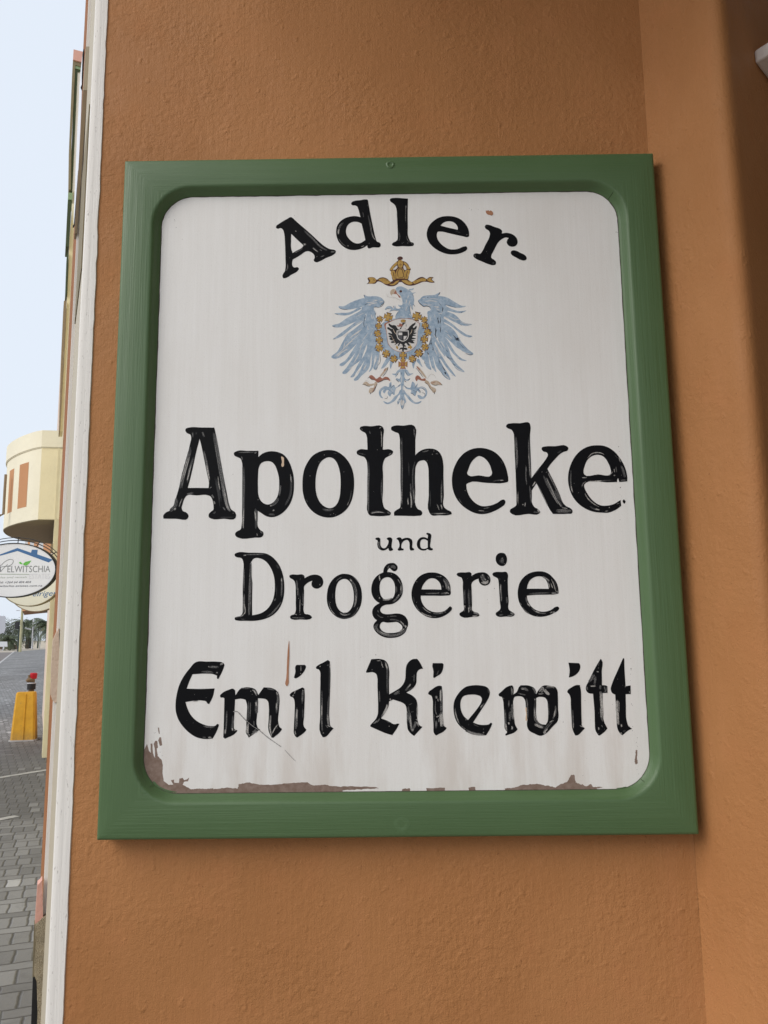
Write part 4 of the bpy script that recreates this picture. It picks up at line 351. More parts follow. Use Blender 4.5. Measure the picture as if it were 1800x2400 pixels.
 ('eagle_body',0,'blue','f',['203,2907 155,2905 131,2918 142,2886 184,2870']),
 ('eagle_body',0,'blue','f',['-95,2833 -68,2877 -20,2895 22,2882 52,2850 77,2906 94,2855 148,2848 178,2867 159,2816 111,2811 52,2818 3,2809 -18,2787 -2,2825 34,2837 10,2844 -44,2848']),
 ('eagle_body',0,'blue','f',['-110,2620 -52,2653 89,2678 256,2689 384,2660 479,2598 517,2598 510,2196 438,2064 309,1979 201,1961 55,1983 -59,2037 -122,2105 -198,2206 -183,2406 -175,2540']),
 ('eagle_body',0,'blue','f',['-164,1807 -118,1912 -53,2004 4,2003 -55,1905 -100,1846', '-11,1805 -23,1871 -10,1937 28,1937 8,1851']),
 ('eagle_body',0,'blue','f',['370,1803 346,1879 353,1939 404,1945 383,1866', '516,1827 460,1884 417,1945 449,1977 492,1891']),
 ('eagle_body',2,'white','s',['8.4 104,3166 140,3115 181,3050 204,2968', '13.3 276,3005 257,2929', '10.9 330,2991 305,2903', '9.7 287,2890 243,2803', '9.7 313,3080 283,3024', '12.1 308,2751 338,2719', '7.2 190,2854 214,2866', '8.4 291,3151 309,3163', '8.4 221,2948 227,2929', '6.0 358,2889 358,2851', '6.0 261,2796 286,2840', '4.8 146,2703 218,2708']),
 ('eagle_body',2,'navy','s',['6.0 -89,2826 -50,2848 -8,2847', '7.2 56,2900 49,2862', '4.8 -9,2800 40,2818 123,2812', '4.8 147,2807 105,2760 83,2704', '4.8 338,2915 322,2839 341,2757', '5.4 383,2914 412,2876', '4.8 346,2877 366,2820', '4.2 368,3105 394,3047', '6.0 4,2844 19,2834', '4.8 -272,2873 -260,2886 -206,2872 -158,2884 -115,2934 -103,2985', '6.0 462,2977 479,2945 521,2900 568,2880', '4.8 160,2876 178,2873']),
 ('eagle_body',1,'brown','f',['176,3174 197,3161 197,3139 176,3130 155,3143 158,3165']),
 ('beak',1,'tan','f',['74,3195 98,3172 104,3134 97,3106 43,3106 25,3094 25,3072 10,3091 0,3136 14,3174 44,3191']),
 ('beak',2,'red','f',['92,3163 115,3115 151,3076 172,3044 157,3038 121,3089 97,3106 64,3116 74,3141']),
 ('beak',1,'sketch','s',['3.6 -59,3130 -53,3073 -18,3053 66,3046 138,3007 192,2961', '3.6 36,3033 102,3039', '3.0 -35,3117 -42,3041', '4.8 102,3020 180,2993']),
 ('shield',1,'red','f',['-104,2586 -27,2622 76,2658 128,2672 224,2679 352,2667 415,2633 482,2585 451,2451 442,2330 428,2224 362,2138 285,2099 209,2080 88,2109 6,2163 -44,2230 -62,2338 -80,2472']),
 ('shield',2,'white','f',['-76,2572 -14,2609 89,2654 224,2669 352,2657 415,2623 472,2578 448,2451 439,2330 425,2227 359,2145 282,2106 209,2090 91,2115 9,2170 -38,2237 -56,2337 -70,2472']),
 ('shield',2,'navy2','s',['5.8 76,2659 153,2674 230,2676 320,2661 384,2650']),
 ('shield_eagle',3,'black','f',['-34,2592 23,2558 62,2560 93,2523 125,2486 279,2483 331,2547 383,2586 415,2599 408,2566 369,2519 381,2506 427,2542 433,2518 413,2478 374,2465 419,2458 380,2432 431,2418 380,2398 354,2399 421,2374 366,2365 340,2352 420,2321 378,2311 340,2305 403,2281 365,2275 393,2244 351,2238 288,2259 319,2199 287,2199 249,2246 237,2240 230,2207 252,2200 248,2183 223,2183 216,2170 255,2166 273,2133 248,2126 216,2133 209,2087 184,2114 184,2141 133,2125 159,2167 197,2174 198,2190 153,2198 198,2207 173,2227 166,2247 121,2191 115,2208 135,2248 57,2209 83,2249 1,2256 7,2276 58,2282 -24,2317 -18,2337 40,2336 -36,2364 -30,2377 21,2376 -42,2411 -36,2424 22,2410 -3,2457 -60,2512 -47,2525 10,2497 48,2490 -3,2524 -34,2565']),
 ('shield_eagle',3,'black','f',['75,2557 125,2486 279,2483 331,2547 381,2492 370,2398 353,2332 313,2265 249,2246 217,2227 179,2227 135,2248 71,2269 33,2336 22,2443 36,2510']),
 ('shield_eagle',3,'black','f',['190,2586 229,2598 258,2598 242,2588 203,2548 170,2488 151,2489 183,2542']),
 ('shield_eagle',4,'white','f',['209,2555 242,2588 257,2554 240,2494 176,2495']),
 ('shield_eagle',4,'black','s',['7.7 258,2574 257,2527', '7.7 237,2508 244,2494']),
 ('shield_eagle',3,'red','f',['152,2589 178,2582 200,2562 190,2535 151,2532 119,2533 105,2556 126,2553 145,2559 139,2580']),
 ('shield_eagle',3,'gold','f',['169,2643 252,2643 245,2612 175,2613']),
 ('shield_eagle',4,'brown','s',['5.1 172,2640 249,2641 243,2614 177,2613 172,2640']),
 ('shield_eagle',4,'tan','s',['10.3 42,2497 60,2443 92,2396', '9.0 355,2486 342,2432 312,2389', '5.8 2,2390 46,2303 96,2195', '5.8 20,2296 65,2312']),
 ('shield_eagle',3,'gold','f',['96,2202 120,2148 114,2141 83,2182', '319,2232 332,2198 353,2171 344,2158 324,2135 305,2159 280,2152 287,2186 312,2192']),
 ('inner_shield',4,'white','f',['99,2466* 297,2463* 296,2359 269,2306 231,2280 199,2272 154,2288 116,2322 98,2375']),
 ('inner_shield',5,'black','f',['113,2450* 284,2448* 283,2363 260,2316 225,2292 199,2286 161,2301 126,2332 112,2379']),
 ('inner_shield',6,'white','f',['128,2429* 192,2428* 191,2382* 127,2383*', '214,2366* 267,2368* 254,2333 225,2303* 213,2302*']),
 ('inner_shield',6,'grey','f',['127,2372* 191,2373* 190,2301* 148,2321 127,2342']),
 ('collar_cross#1',3,'brown','f',['43,2732* 19,2636* -20,2669* -12,2617* -103,2643* -71,2684* -121,2675* -97,2771* -58,2737* -66,2789* 25,2764* -7,2723*']),
 ('collar_cross#1',4,'gold','f',['36,2716* 18,2640* -27,2680* -20,2628* -98,2648* -61,2693* -117,2681* -91,2763* -55,2729* -54,2770* 11,2757* -18,2716*']),
 ('collar_cross#2',3,'brown','f',['-118,2673* -152,2609* -173,2640* -176,2602* -237,2638* -207,2661* -243,2664* -209,2727* -188,2696* -185,2734* -124,2698* -154,2676*']),
 ('collar_cross#2',4,'gold','f',['-122,2667* -150,2619* -176,2650* -184,2618* -224,2630* -196,2666* -235,2666* -201,2709* -186,2691* -181,2732* -141,2693* -160,2677*']),
 ('collar_cross#3',3,'brown','f',['-145,2577* -152,2505* -184,2525* -173,2489* -241,2496* -222,2530* -257,2518* -250,2590* -218,2570* -229,2606* -161,2599* -180,2565*']),
 ('collar_cross#3',4,'gold','f',['-157,2562* -150,2510* -191,2535* -177,2489* -230,2505* -215,2535* -245,2531* -245,2581* -210,2559* -219,2605* -168,2591* -183,2559*']),
 ('collar_cross#4',3,'brown','f',['-150,2436* -177,2361* -206,2391* -203,2348* -275,2377* -246,2407* -287,2404* -260,2480* -231,2449* -233,2492* -161,2464* -190,2433*']),
 ('collar_cross#4',4,'gold','f',['-164,2425* -173,2368* -210,2398* -207,2355* -259,2386* -236,2412* -273,2414* -255,2470* -228,2436* -229,2472* -168,2458* -200,2429*']),
 ('collar_cross#5',3,'brown','f',['-128,2336* -136,2256* -172,2278* -159,2237* -235,2246* -214,2283* -253,2269* -245,2349* -209,2328* -222,2369* -146,2359* -167,2322*']),
 ('collar_cross#5',4,'gold','f',['-125,2324* -152,2275* -175,2287* -166,2245* -231,2250* -203,2291* -237,2286* -246,2347* -206,2323* -211,2356* -154,2358* -177,2316*']),
 ('collar_cross#6',3,'brown','f',['-119,2179* -156,2100* -185,2136* -186,2090* -261,2129* -226,2158* -271,2159* -234,2238* -206,2202* -204,2249* -129,2210* -164,2180*']),
 ('collar_cross#6',4,'gold','f',['-127,2173* -152,2107* -189,2148* -191,2092* -239,2134* -217,2159* -258,2163* -235,2229* -204,2192* -204,2245* -137,2213* -173,2179*']),
 ('collar_cross#7',3,'brown','f',['-6,2085* -31,2003* -63,2034* -59,1989* -137,2015* -107,2049* -150,2044* -125,2125* -93,2094* -98,2140* -20,2113* -49,2080*']),
 ('collar_cross#7',4,'gold','f',['-18,2083* -43,2025* -70,2044* -72,2004* -122,2016* -99,2053* -136,2058* -124,2112* -88,2084* -90,2136* -29,2112* -58,2075*']),
 ('collar_cross#8',3,'brown','f',['117,1974* 71,1906* 50,1944* 43,1901* -22,1949* 14,1971* -28,1979* 18,2046* 40,2009* 47,2052* 112,2004* 76,1982*']),
 ('collar_cross#8',4,'gold','f',['99,1972* 68,1925* 48,1952* 42,1917* -18,1947* 23,1971* -10,1988* 18,2027* 40,1994* 56,2047* 92,1998* 61,1983*']),
 ('collar_cross#9',3,'brown','f',['260,2074* 258,1992* 220,2010* 237,1970* 158,1971* 176,2011* 137,1994* 139,2076* 176,2057* 160,2098* 239,2096* 221,2057*']),
 ('collar_cross#9',4,'gold','f',['252,2064* 248,2009* 215,2016* 218,1990* 170,1977* 188,2017* 148,2007* 144,2071* 185,2046* 170,2085* 224,2095* 213,2047*']),
 ('collar_cross#10',3,'brown','f',['422,1996* 401,1916* 369,1944* 376,1900* 299,1922* 326,1956* 284,1948* 305,2028* 338,2000* 331,2044* 408,2022* 380,1988*']),
 ('collar_cross#10',4,'gold','f',['409,1992* 390,1931* 361,1958* 371,1910* 315,1932* 338,1960* 290,1956* 307,2026* 340,1991* 332,2035* 384,2009* 374,1985*']),
 ('collar_cross#11',3,'brown','f',['540,2067* 489,1992* 466,2034* 457,1987* 385,2039* 426,2064* 380,2073* 431,2148* 454,2106* 463,2154* 535,2101* 495,2076*']),
 ('collar_cross#11',4,'gold','f',['520,2058* 489,2015* 468,2044* 452,2001* 401,2045* 436,2069* 396,2076* 432,2124* 457,2091* 463,2141* 508,2091* 482,2071*']),
 ('collar_cross#12',3,'brown','f',['634,2177* 596,2107* 572,2141* 568,2099* 501,2138* 534,2164* 494,2167* 532,2237* 556,2203* 559,2245* 626,2206* 593,2180*']),
 ('collar_cross#12',4,'gold','f',['626,2174* 595,2123* 568,2152* 559,2100* 515,2141* 544,2168* 505,2179* 533,2220* 560,2193* 564,2233* 621,2213* 582,2174*']),
 ('collar_cross#13',3,'brown','f',['619,2343* 610,2260* 574,2282* 586,2240* 507,2249* 528,2288* 488,2274* 497,2358* 534,2335* 521,2377* 601,2368* 579,2330*']),
 ('collar_cross#13',4,'gold','f',['607,2329* 605,2277* 570,2290* 572,2251* 516,2256* 537,2292* 503,2285* 510,2344* 544,2320* 534,2377* 589,2371* 567,2322*']),
 ('collar_cross#14',3,'brown','f',['683,2441* 651,2366* 624,2399* 625,2355* 554,2388* 585,2417* 543,2416* 576,2491* 602,2458* 602,2502* 673,2469* 642,2440*']),
 ('collar_cross#14',4,'gold','f',['678,2428* 650,2378* 618,2412* 617,2362* 574,2394* 595,2419* 556,2427* 570,2485* 605,2451* 606,2492* 650,2457* 632,2439*']),
 ('collar_cross#15',3,'brown','f',['636,2568* 620,2493* 590,2518* 597,2478* 526,2495* 550,2527* 512,2518* 528,2593* 558,2568* 551,2608* 622,2592* 598,2560*']),
 ('collar_cross#15',4,'gold','f',['631,2568* 612,2512* 586,2529* 588,2493* 541,2503* 559,2535* 524,2524* 531,2591* 568,2561* 558,2592* 603,2580* 589,2552*']),
 ('collar_cross#16',3,'brown','f',['622,2652* 588,2590* 567,2621* 564,2583* 505,2618* 534,2640* 498,2643* 532,2705* 553,2675* 556,2712* 615,2677* 586,2655*']),
 ('collar_cross#16',4,'gold','f',['611,2639* 582,2609* 567,2630* 561,2590* 518,2616* 541,2640* 511,2646* 536,2696* 555,2665* 566,2701* 611,2677* 577,2651*']),
 ('collar_cross#17',3,'brown','f',['522,2740* 501,2640* 460,2673* 470,2620* 376,2641* 407,2685* 356,2673* 377,2773* 419,2741* 408,2793* 503,2772* 472,2728*']),
 ('collar_cross#17',4,'gold','f',['511,2729* 500,2650* 453,2689* 462,2641* 382,2641* 416,2689* 360,2688* 376,2757* 422,2735* 414,2779* 478,2760* 464,2723*']),
 ('collar_cross#18',3,'red','f',['270,1932* 268,1829* 221,1853* 243,1803* 144,1804* 167,1853* 119,1831* 120,1934* 167,1910* 146,1960* 245,1959* 222,1910*']),
 ('collar_cross#18',4,'gold','f',['268,1926* 250,1848* 209,1863* 228,1821* 159,1812* 176,1864* 126,1847* 134,1915* 179,1901* 155,1951* 231,1943* 216,1902*']),
 ('collar_cross#18',5,'red','f',['162,1915* 225,1914* 224,1848* 161,1849*']),
 ('collar_cross#18',6,'gold','s',['9.0 181,1901 206,1868', '9.0 206,1901 180,1868', '9.0 139,1876 145,1872']),
 ('collar_cross#18',5,'gold','f',['176,1994* 217,1994* 226,1934* 165,1935*']),
 ('leg#2',1,'tan','s',['30.3 -59,1828 -113,1764 -185,1673', '35.7 417,1850 491,1756 577,1635']),
 ('leg#2',2,'red','s',['14.3 -86,1819 -127,1764', '17.8 417,1840 482,1765']),
 ('leg#2',2,'black','s',['8.0 -52,1837 -59,1801 -150,1663', '8.0 403,1822 473,1729 529,1645']),
 ('leg#1',1,'red','f',['-363,1685 -327,1703 -283,1674 -248,1637 -185,1673 -150,1645 -96,1672 -43,1653 -17,1597 -79,1625 -159,1599 -222,1572 -257,1600 -301,1628 -345,1638']),
 ('leg#1',1,'tan','f',['-257,1591 -231,1572 -249,1526 -285,1472 -294,1417 -330,1399 -365,1399 -369,1445 -347,1482 -293,1490 -284,1545', '-470,1548 -408,1593 -364,1556 -275,1554 -302,1527 -364,1519 -435,1529']),
 ('leg#2',1,'red','f',['396,1656 427,1688 471,1664 497,1627 560,1635 563,1598 488,1599 435,1618 417,1586 395,1619']),
 ('leg#2',1,'tan','f',['559,1607 612,1579 654,1496 724,1458 723,1403 696,1385 645,1450 602,1524 549,1562', '638,1560 736,1596 806,1558 832,1521 752,1522 664,1532']),
 ('leg#2',2,'red','s',['10.7 646,1542 727,1578', '8.9 771,1568 815,1530']),
 ('leg#1',2,'red','s',['8.0 -249,1526 -321,1399']),
 ('leg#1',2,'black','s',['7.1 -390,1648 -363,1666 -328,1629 -275,1619', '8.0 -479,1539 -444,1547 -400,1519 -346,1509', '8.0 -231,1554 -258,1499 -285,1435 -330,1399', '8.0 -222,1572 -168,1594 -115,1621 -62,1621', '12.5 -343,1408 -340,1376']),
 ('leg#2',2,'black','s',['7.1 541,1571 593,1533 636,1459 679,1413', '10.7 697,1413 705,1362', '7.1 815,1540 836,1512', '6.2 655,1533 734,1513 779,1531']),
 ('leg#2',1,'sketch','s',['4.5 586,1616 613,1662 659,1708 703,1688 737,1623']),
 ('leg#1',1,'sketch','s',['4.5 -461,1566 -408,1611 -355,1574']),
 ('tail',0,'blue','f',['163,1793 207,1792 214,1677 203,1539 193,1465 210,1392 209,1337 189,1154 171,1118 154,1182 139,1338 144,1411 158,1466 155,1539 152,1678']),
 ('tail',0,'blue','f',['154,1798 100,1771 73,1725 11,1721 37,1698 72,1692 63,1660 99,1697 117,1733 153,1765', '216,1797 269,1778 304,1722 362,1725 321,1698 276,1680 250,1704 224,1750']),
 ('tail',0,'blue','f',['157,1677 134,1632 81,1642 72,1619 116,1595 155,1576', '210,1668 240,1621 293,1630 307,1639 284,1602 240,1603 213,1612']),
 ('tail',0,'blue','f',['150,1549 114,1512 61,1485 44,1532 8,1514 -4,1578 -36,1551 -45,1496 -89,1510 -161,1488 -201,1434 -202,1361 -171,1314 -136,1305 -171,1360 -161,1433 -108,1460 -144,1424 -117,1387 -81,1441 -46,1441 -64,1395 -21,1331 7,1385 42,1357 60,1430 78,1476 150,1521']),
 ('tail',0,'blue','f',['203,1539 247,1492 309,1478 327,1528 346,1583 381,1555 398,1499 434,1554 424,1481 495,1498 557,1470 586,1405 572,1341 518,1287 447,1297 426,1352 457,1352 501,1324 545,1341 555,1405 521,1452 459,1462 467,1388 423,1426 386,1334 343,1381 316,1381 326,1436 238,1465']),
 ('tail',0,'blue','f',['145,1448 113,1384 41,1321 -13,1257 -66,1231 -136,1259 -128,1236 -66,1205 5,1230 67,1275 112,1347 157,1392', '202,1447 237,1391 289,1336 341,1271 411,1229 491,1251 472,1224 410,1202 340,1225 279,1281 236,1346 201,1392']),
 ('tail',0,'blue','f',['156,1337 120,1292 93,1219 110,1201 128,1246 162,1127 207,1209 234,1227 226,1291 192,1346']),
 ('tail',1,'white','f',['146,1264 164,1282 167,1173 150,1200', '186,1273 208,1254 199,1209 182,1173', '111,1256 129,1278 124,1246']),
 ('tail',1,'white','s',['8.9 170,1696 168,1548', '7.1 185,1521 192,1392', '8.0 -188,1434 -178,1470 -134,1497', '8.9 -10,1459 25,1413', '8.0 23,1321 77,1357', '8.0 459,1480 521,1479 565,1424', '8.0 254,1391 307,1335', '7.1 81,1697 109,1743', '7.1 -46,1432 -20,1395', '8.9 485,1434 520,1415', '7.1 341,1253 411,1220']),
 ('tail',2,'navy','s',['8.0 113,1733 99,1697', '8.9 72,1623 107,1595 120,1572', '7.1 225,1769 268,1685', '9.8 209,1603 248,1575', '8.9 307,1639 284,1607', '7.1 203,1511 256,1478', '8.0 316,1381 351,1371 377,1335', '6.2 361,1436 379,1417', '14.3 401,1417 409,1398', '7.1 423,1453 467,1425 475,1388', '8.0 503,1470 556,1424', '7.1 388,1472 416,1536', '7.1 -18,1542 -14,1496', '6.2 174,1337 168,1200', '6.2 -65,1340 -74,1304 -118,1300', '5.3 171,1742 170,1705', '7.1 93,1201 110,1210', '6.2 138,1283 124,1269', '5.3 44,1532 -19,1468', '7.1 493,1397 546,1369 541,1323', '5.3 2,1376 24,1403', '6.2 106,1512 150,1530', '4.5 154,1200 171,1118 216,1218', '4.5 110,1219 102,1256']),
 ('crown',1,'brown','f',['136,3754 160,3770 191,3770 218,3749 214,3724 190,3708 229,3687 260,3674 306,3632 328,3582 351,3540 327,3508 301,3352 45,3347 16,3504 -5,3533 17,3578 49,3619 120,3684 143,3709 124,3734']),
 ('crown',2,'gold','f',['143,3692 178,3708 213,3691 224,3658 212,3592 204,3575 153,3576 138,3609 131,3659']),
 ('crown',2,'gold','f',['1,3537 25,3578 57,3619 120,3676 123,3634 80,3594 48,3541 17,3525', '343,3544 313,3599 267,3657 236,3670 236,3641 266,3607 289,3549 336,3545']),
 ('crown',2,'white','f',['123,3610 126,3577 94,3540 52,3536 79,3577', '236,3616 274,3566 277,3533 254,3525 227,3571']),
 ('crown',2,'gold','f',['104,3379* 106,3503 126,3544 176,3563 219,3546 242,3501 236,3377*']),
 ('crown',2,'gold','f',['20,3512 63,3524 86,3495 92,3363* 53,3355*', '257,3509 289,3533 324,3532 294,3368* 247,3369*']),
 ('crown',3,'brown','s',['11.7 139,3395 129,3494 157,3547 203,3538 218,3493 221,3402 139,3399', '10.1 51,3503 62,3446 73,3371', '10.1 296,3516 280,3451 263,3377', '6.2 178,3658 177,3592', '10.9 178,3691 179,3687', '9.4 155,3665 157,3664', '9.4 199,3666 201,3665', '6.2 158,3638 162,3609', '6.2 193,3637 193,3609']),
 ('crown',1,'brown','f',['-377,3394 -303,3410 -257,3397 -226,3363 -171,3396 -109,3403 -47,3377 14,3323 69,3355 162,3362 173,3353 185,3362 301,3356 363,3314 425,3350 488,3390 543,3401 581,3384 608,3364 659,3396 729,3386 697,3362 746,3304 680,3297 619,3314 541,3311 471,3283 401,3256 323,3249 238,3279 185,3329 173,3341 130,3288 75,3252 5,3243 -72,3267 -149,3317 -203,3334 -250,3294 -358,3296 -386,3288 -358,3328']),
 ('crown',2,'gold','f',['-362,3393 -272,3397 -234,3359 -261,3306 -358,3305 -331,3344', '-199,3359 -117,3387 -55,3365 14,3311 -41,3283 -95,3292 -149,3334', '-10,3278 52,3290 99,3330 154,3346 115,3297 68,3265 21,3261', '193,3345 286,3344 378,3285 331,3265 262,3287', '378,3309 456,3349 542,3377 604,3355 596,3327 518,3324 440,3288 401,3284', '616,3355 659,3379 713,3383 682,3362 727,3313 665,3313']),
 ('crown',3,'brown','s',['7.0 -276,3377 -273,3344', '5.5 -261,3364 -257,3339', '6.2 631,3367 635,3343', '5.5 643,3371 646,3351', '5.5 37,3290 92,3330', '6.2 -86,3366 -9,3323', '5.5 286,3344 324,3310', '4.7 417,3305 448,3325']),
]
CHIPS=['-3824,-4138 -3790,-4242 -3760,-4276 -3770,-4139 -3741,-4133 -3730,-4265 -3711,-4323 -3692,-4346 -3702,-4208 -3723,-4139 -3700,-4094 -3665,-4094 -3655,-4197 -3673,-4209 -3651,-4323 -3590,-4381 -3570,-4461 -3572,-4575 -3551,-4688 -3473,-4746 -3402,-4746 -3439,-4678 -3392,-4673 -3391,-4713 -3320,-4725 -3310,-4657 -3263,-4646 -3239,-4680 -3192,-4669 -3163,-4647 -3179,-4698 -3238,-4703 -3261,-4748 -3213,-4771 -3129,-4817 -3126,-4924 -3268,-4917 -3516,-4870 -3648,-4789 -3759,-4715 -3847,-4549 -3872,-4378 -3870,-4241', '-3653,-4082 -3631,-4037 -3607,-4048 -3591,-4164 -3627,-4169', '-3665,-3898 -3647,-3898 -3632,-3991 -3650,-3985', '-3129,-4817 -3024,-4807 -2906,-4813 -2789,-4803 -2787,-4933 -3209,-4929', '-2789,-4819 -2578,-4797 -2419,-4815 -2402,-4748 -2261,-4722 -2084,-4758 -1873,-4760 -1626,-4742 -1379,-4724 -1273,-4775 -1097,-4767 -956,-4795 -674,-4798 -322,-4808 -269,-4829 -533,-4840 -815,-4851 -815,-4965 -1378,-4960 -2082,-4954 -2786,-4947', '83,-4839 206,-4833 222,-4958 81,-4957', '452,-4836 734,-4828 731,-4963 450,-4961', '1096,-4828 1191,-4822 1222,-4968 1092,-4967', '1647,-4847 1788,-4838 1894,-4802 2106,-4784 2280,-4813 2419,-4841 2492,-4794 2599,-4755 2656,-4660 2708,-4661 2721,-4769 2841,-4818 2928,-4839 2948,-4792 2997,-4860 3046,-4867 3039,-5002 1642,-4989', '2790,-4811 2826,-4800 2871,-4834 2943,-4801 2976,-4841 3081,-4836 3122,-4848 3021,-4869 2993,-4953 2783,-4951', '3662,-4304 3685,-4304 3673,-4418 3680,-4497 3649,-4519 3633,-4485 3647,-4395']
GREENDABS=['3858,-4556 3830,-4623 3793,-4668 3755,-4713 3717,-4758 3657,-4791 3706,-4746 3756,-4690 3789,-4623', '3337,-4867 3443,-4845 3490,-4840 3442,-4862 3371,-4876', '-3710,-4693 -3613,-4767 -3470,-4825 -3340,-4854 -3446,-4859 -3613,-4790 -3709,-4721']
DRIPS=['-1652,-2597 -1645,-2740 -1647,-2929 -1652,-3024 -1653,-3165 -1660,-3268 -1680,-3292 -1698,-3277 -1691,-3174 -1684,-3071 -1683,-3005 -1676,-2834 -1666,-2692', '1645,4584 1655,4571 1684,4583 1697,4565 1718,4577 1744,4564 1761,4536 1760,4511 1736,4489 1710,4497 1674,4506 1649,4532 1640,4555', '-1793,351 -1766,339 -1754,251 -1761,187 -1780,179 -1794,199 -1785,259', '2006,-3653 2030,-3656 2028,-3702 2021,-3715 2021,-3794 2016,-3846 2002,-3853 1998,-3807 2010,-3741 2001,-3695']
SCRATCH=['17.7 -2505,-3669 -2457,-3666 -2368,-3743 -2300,-3809', '9.5 -2300,-3809 -2190,-3896 -2095,-3955', '17.7 -2095,-3955 -1973,-4055 -1919,-4094', '13.6 -1919,-4094 -1831,-4154 -1763,-4200', '8.7 -1702,-4250 -1635,-4324 -1540,-4416']
SPECKS='-1611,4541,6.0 731,4575,5.0 1362,4627,7.0 1398,4596,9.0 1514,4602,6.0 -3747,4543,8.0 -3651,4494,8.5 -3643,4471,8.5 -3618,4354,9.0 -3503,4136,6.0 -2577,66,7.0 1868,-235,7.0 513,-1244,6.0 -295,-2830,10.0 3597,-249,7.0 3663,445,11.0 3673,367,7.5 3666,-125,6.0 3653,-229,15.0 3640,-340,6.5 3659,-368,6.0 3618,-747,8.0 3661,-2932,6.5 3659,-3081,12.5 3658,-3101,11.0 3648,-3166,6.5 3642,-3263,6.5 3635,-3617,9.0 3647,-3636,8.0 3635,-3956,7.5 3625,-4019,8.0 3697,-4121,6.5 3680,-4191,6.5 3690,-4248,6.5 3663,-4593,6.5 3685,-4656,6.5 3898,4417,7.0 3826,4156,10.0 3847,4148,8.0 3128,4452,5.5 -3695,-3972,6.5 -3715,-3978,6.0 -3620,-4265,7.5 -3586,-4316,6.5 2836,-4673,7.5 2907,-4417,5.0 1584,-1817,9.0 1465,-1990,5.5 1477,-2043,6.5 -1878,-1535,6.5 -1858,-1528,6.0 -1917,-1771,6.5 2573,-3881,7.0 2923,-3558,6.5 3340,-3621,7.5 2994,-3847,5.5 2574,-3869,6.5 2540,-4027,5.0 -870,-4051,5.0 -1532,-4057,5.0 -535,-2861,7.0 -3287,-754,5.0 -1913,3665,3.0 -2555,4054,3.0 3078,-3034,3.9 -1977,-587,2.7 -2409,3641,2.5 3133,-3284,4.0 2461,2682,2.8 994,-2404,4.1 3125,3759,3.5 1379,-340,2.4 -52,3780,4.3 2805,-747,2.8 3115,-979,4.2 2692,-379,3.0 853,375,2.4 -1348,-3093,2.1 -3267,-1401,2.7 362,0,2.9 3976,2639,3.0 -2110,-1472,2.7 -981,-2516,2.8 468,-3910,2.3 -3249,2407,3.9 1022,2262,2.8 -2319,149,2.1 1461,-3848,4.4 1711,-4398,2.0 -1458,-4419,3.9 -593,-4234,3.6 2554,1686,2.5 -287,3299,3.0 3630,1301,2.0 -3395,3007,4.0 -924,1764,2.2 3731,406,2.5 -3311,4182,2.4 1520,3138,2.1 61,2159,4.5'
# ------------------------------------------------------------------ 2D shapes -> meshes on the panel
YP = .015
def parse(st):
    pts = []
    for tok in st.split():
        c = tok.endswith('*'); x, z = tok.rstrip('*').split(','); pts.append((float(x)*1e-4, float(z)*1e-4, c))
    return pts
def corners(pts, lim):
    """mark the points where a brush outline really turns a corner"""
    out = []; N = len(pts)
    for i, p in enumerate(pts):
        a, b = pts[i-1], pts[(i+1) % N]; u1 = (p[0]-a[0], p[1]-a[1]); u2 = (b[0]-p[0], b[1]-p[1]); l1, l2 = math.hypot(*u1), math.hypot(*u2)
        c = (u1[0]*u2[0]+u1[1]*u2[1])/max(l1*l2, 1e-12); out.append((p[0], p[1], p[2] or (c < lim and max(l1, l2) > .006)))
    return out
def spline(pts, n=4, closed=True):
    N = len(pts); out = []
    rng = N if closed else N-1
    for i in range(rng):
        p1 = pts[i]; p2 = pts[(i+1) % N]
        p0 = pts[(i-1) % N] if (closed or i > 0) else p1
        p3 = pts[(i+2) % N] if (closed or i+2 < N) else p2
        if p1[2]: p0 = p1
        if p2[2]: p3 = p2
        def tang(a, b, c):                        # centripetal-ish, limits overshoot
            d1 = math.hypot(b[0]-a[0], b[1]-a[1]); d2 = math.hypot(c[0]-b[0], c[1]-b[1])
            if d1 < 1e-9 or d2 < 1e-9:
                return None
            return ((b[0]-a[0])/d1*d2/(d1+d2)+(c[0]-b[0])/d2*d1/(d1+d2), (b[1]-a[1])/d1*d2/(d1+d2)+(c[1]-b[1])/d2*d1/(d1+d2))
        L = math.hypot(p2[0]-p1[0], p2[1]-p1[1]); ch = ((p2[0]-p1[0])/max(L,1e-9), (p2[1]-p1[1])/max(L,1e-9))
        t1 = tang(p0, p1, p2) or ch; t2 = tang(p1, p2, p3) or ch
        for j in range(n):
            t = j/n; h1 = 2*t**3-3*t**2+1; h2 = t**3-2*t**2+t; h3 = -2*t**3+3*t**2; h4 = t**3-t**2
            out.append((h1*p1[0]+h2*L*t1[0]+h3*p2[0]+h4*L*t2[0], h1*p1[1]+h2*L*t1[1]+h3*p2[1]+h4*L*t2[1]))
    if not closed: out.append(pts[-1][:2])
    return out
def area(l): return sum(l[i][0]*l[(i+1) % len(l)][1]-l[(i+1) % len(l)][0]*l[i][1] for i in range(len(l)))/2
def inside(p, l):
    r = False
    for i in range(len(l)):
        a, b = l[i], l[i-1]
        if (a[1] > p[1]) != (b[1] > p[1]) and p[0] < (b[0]-a[0])*(p[1]-a[1])/(b[1]-a[1])+a[0]: r = not r
    return r
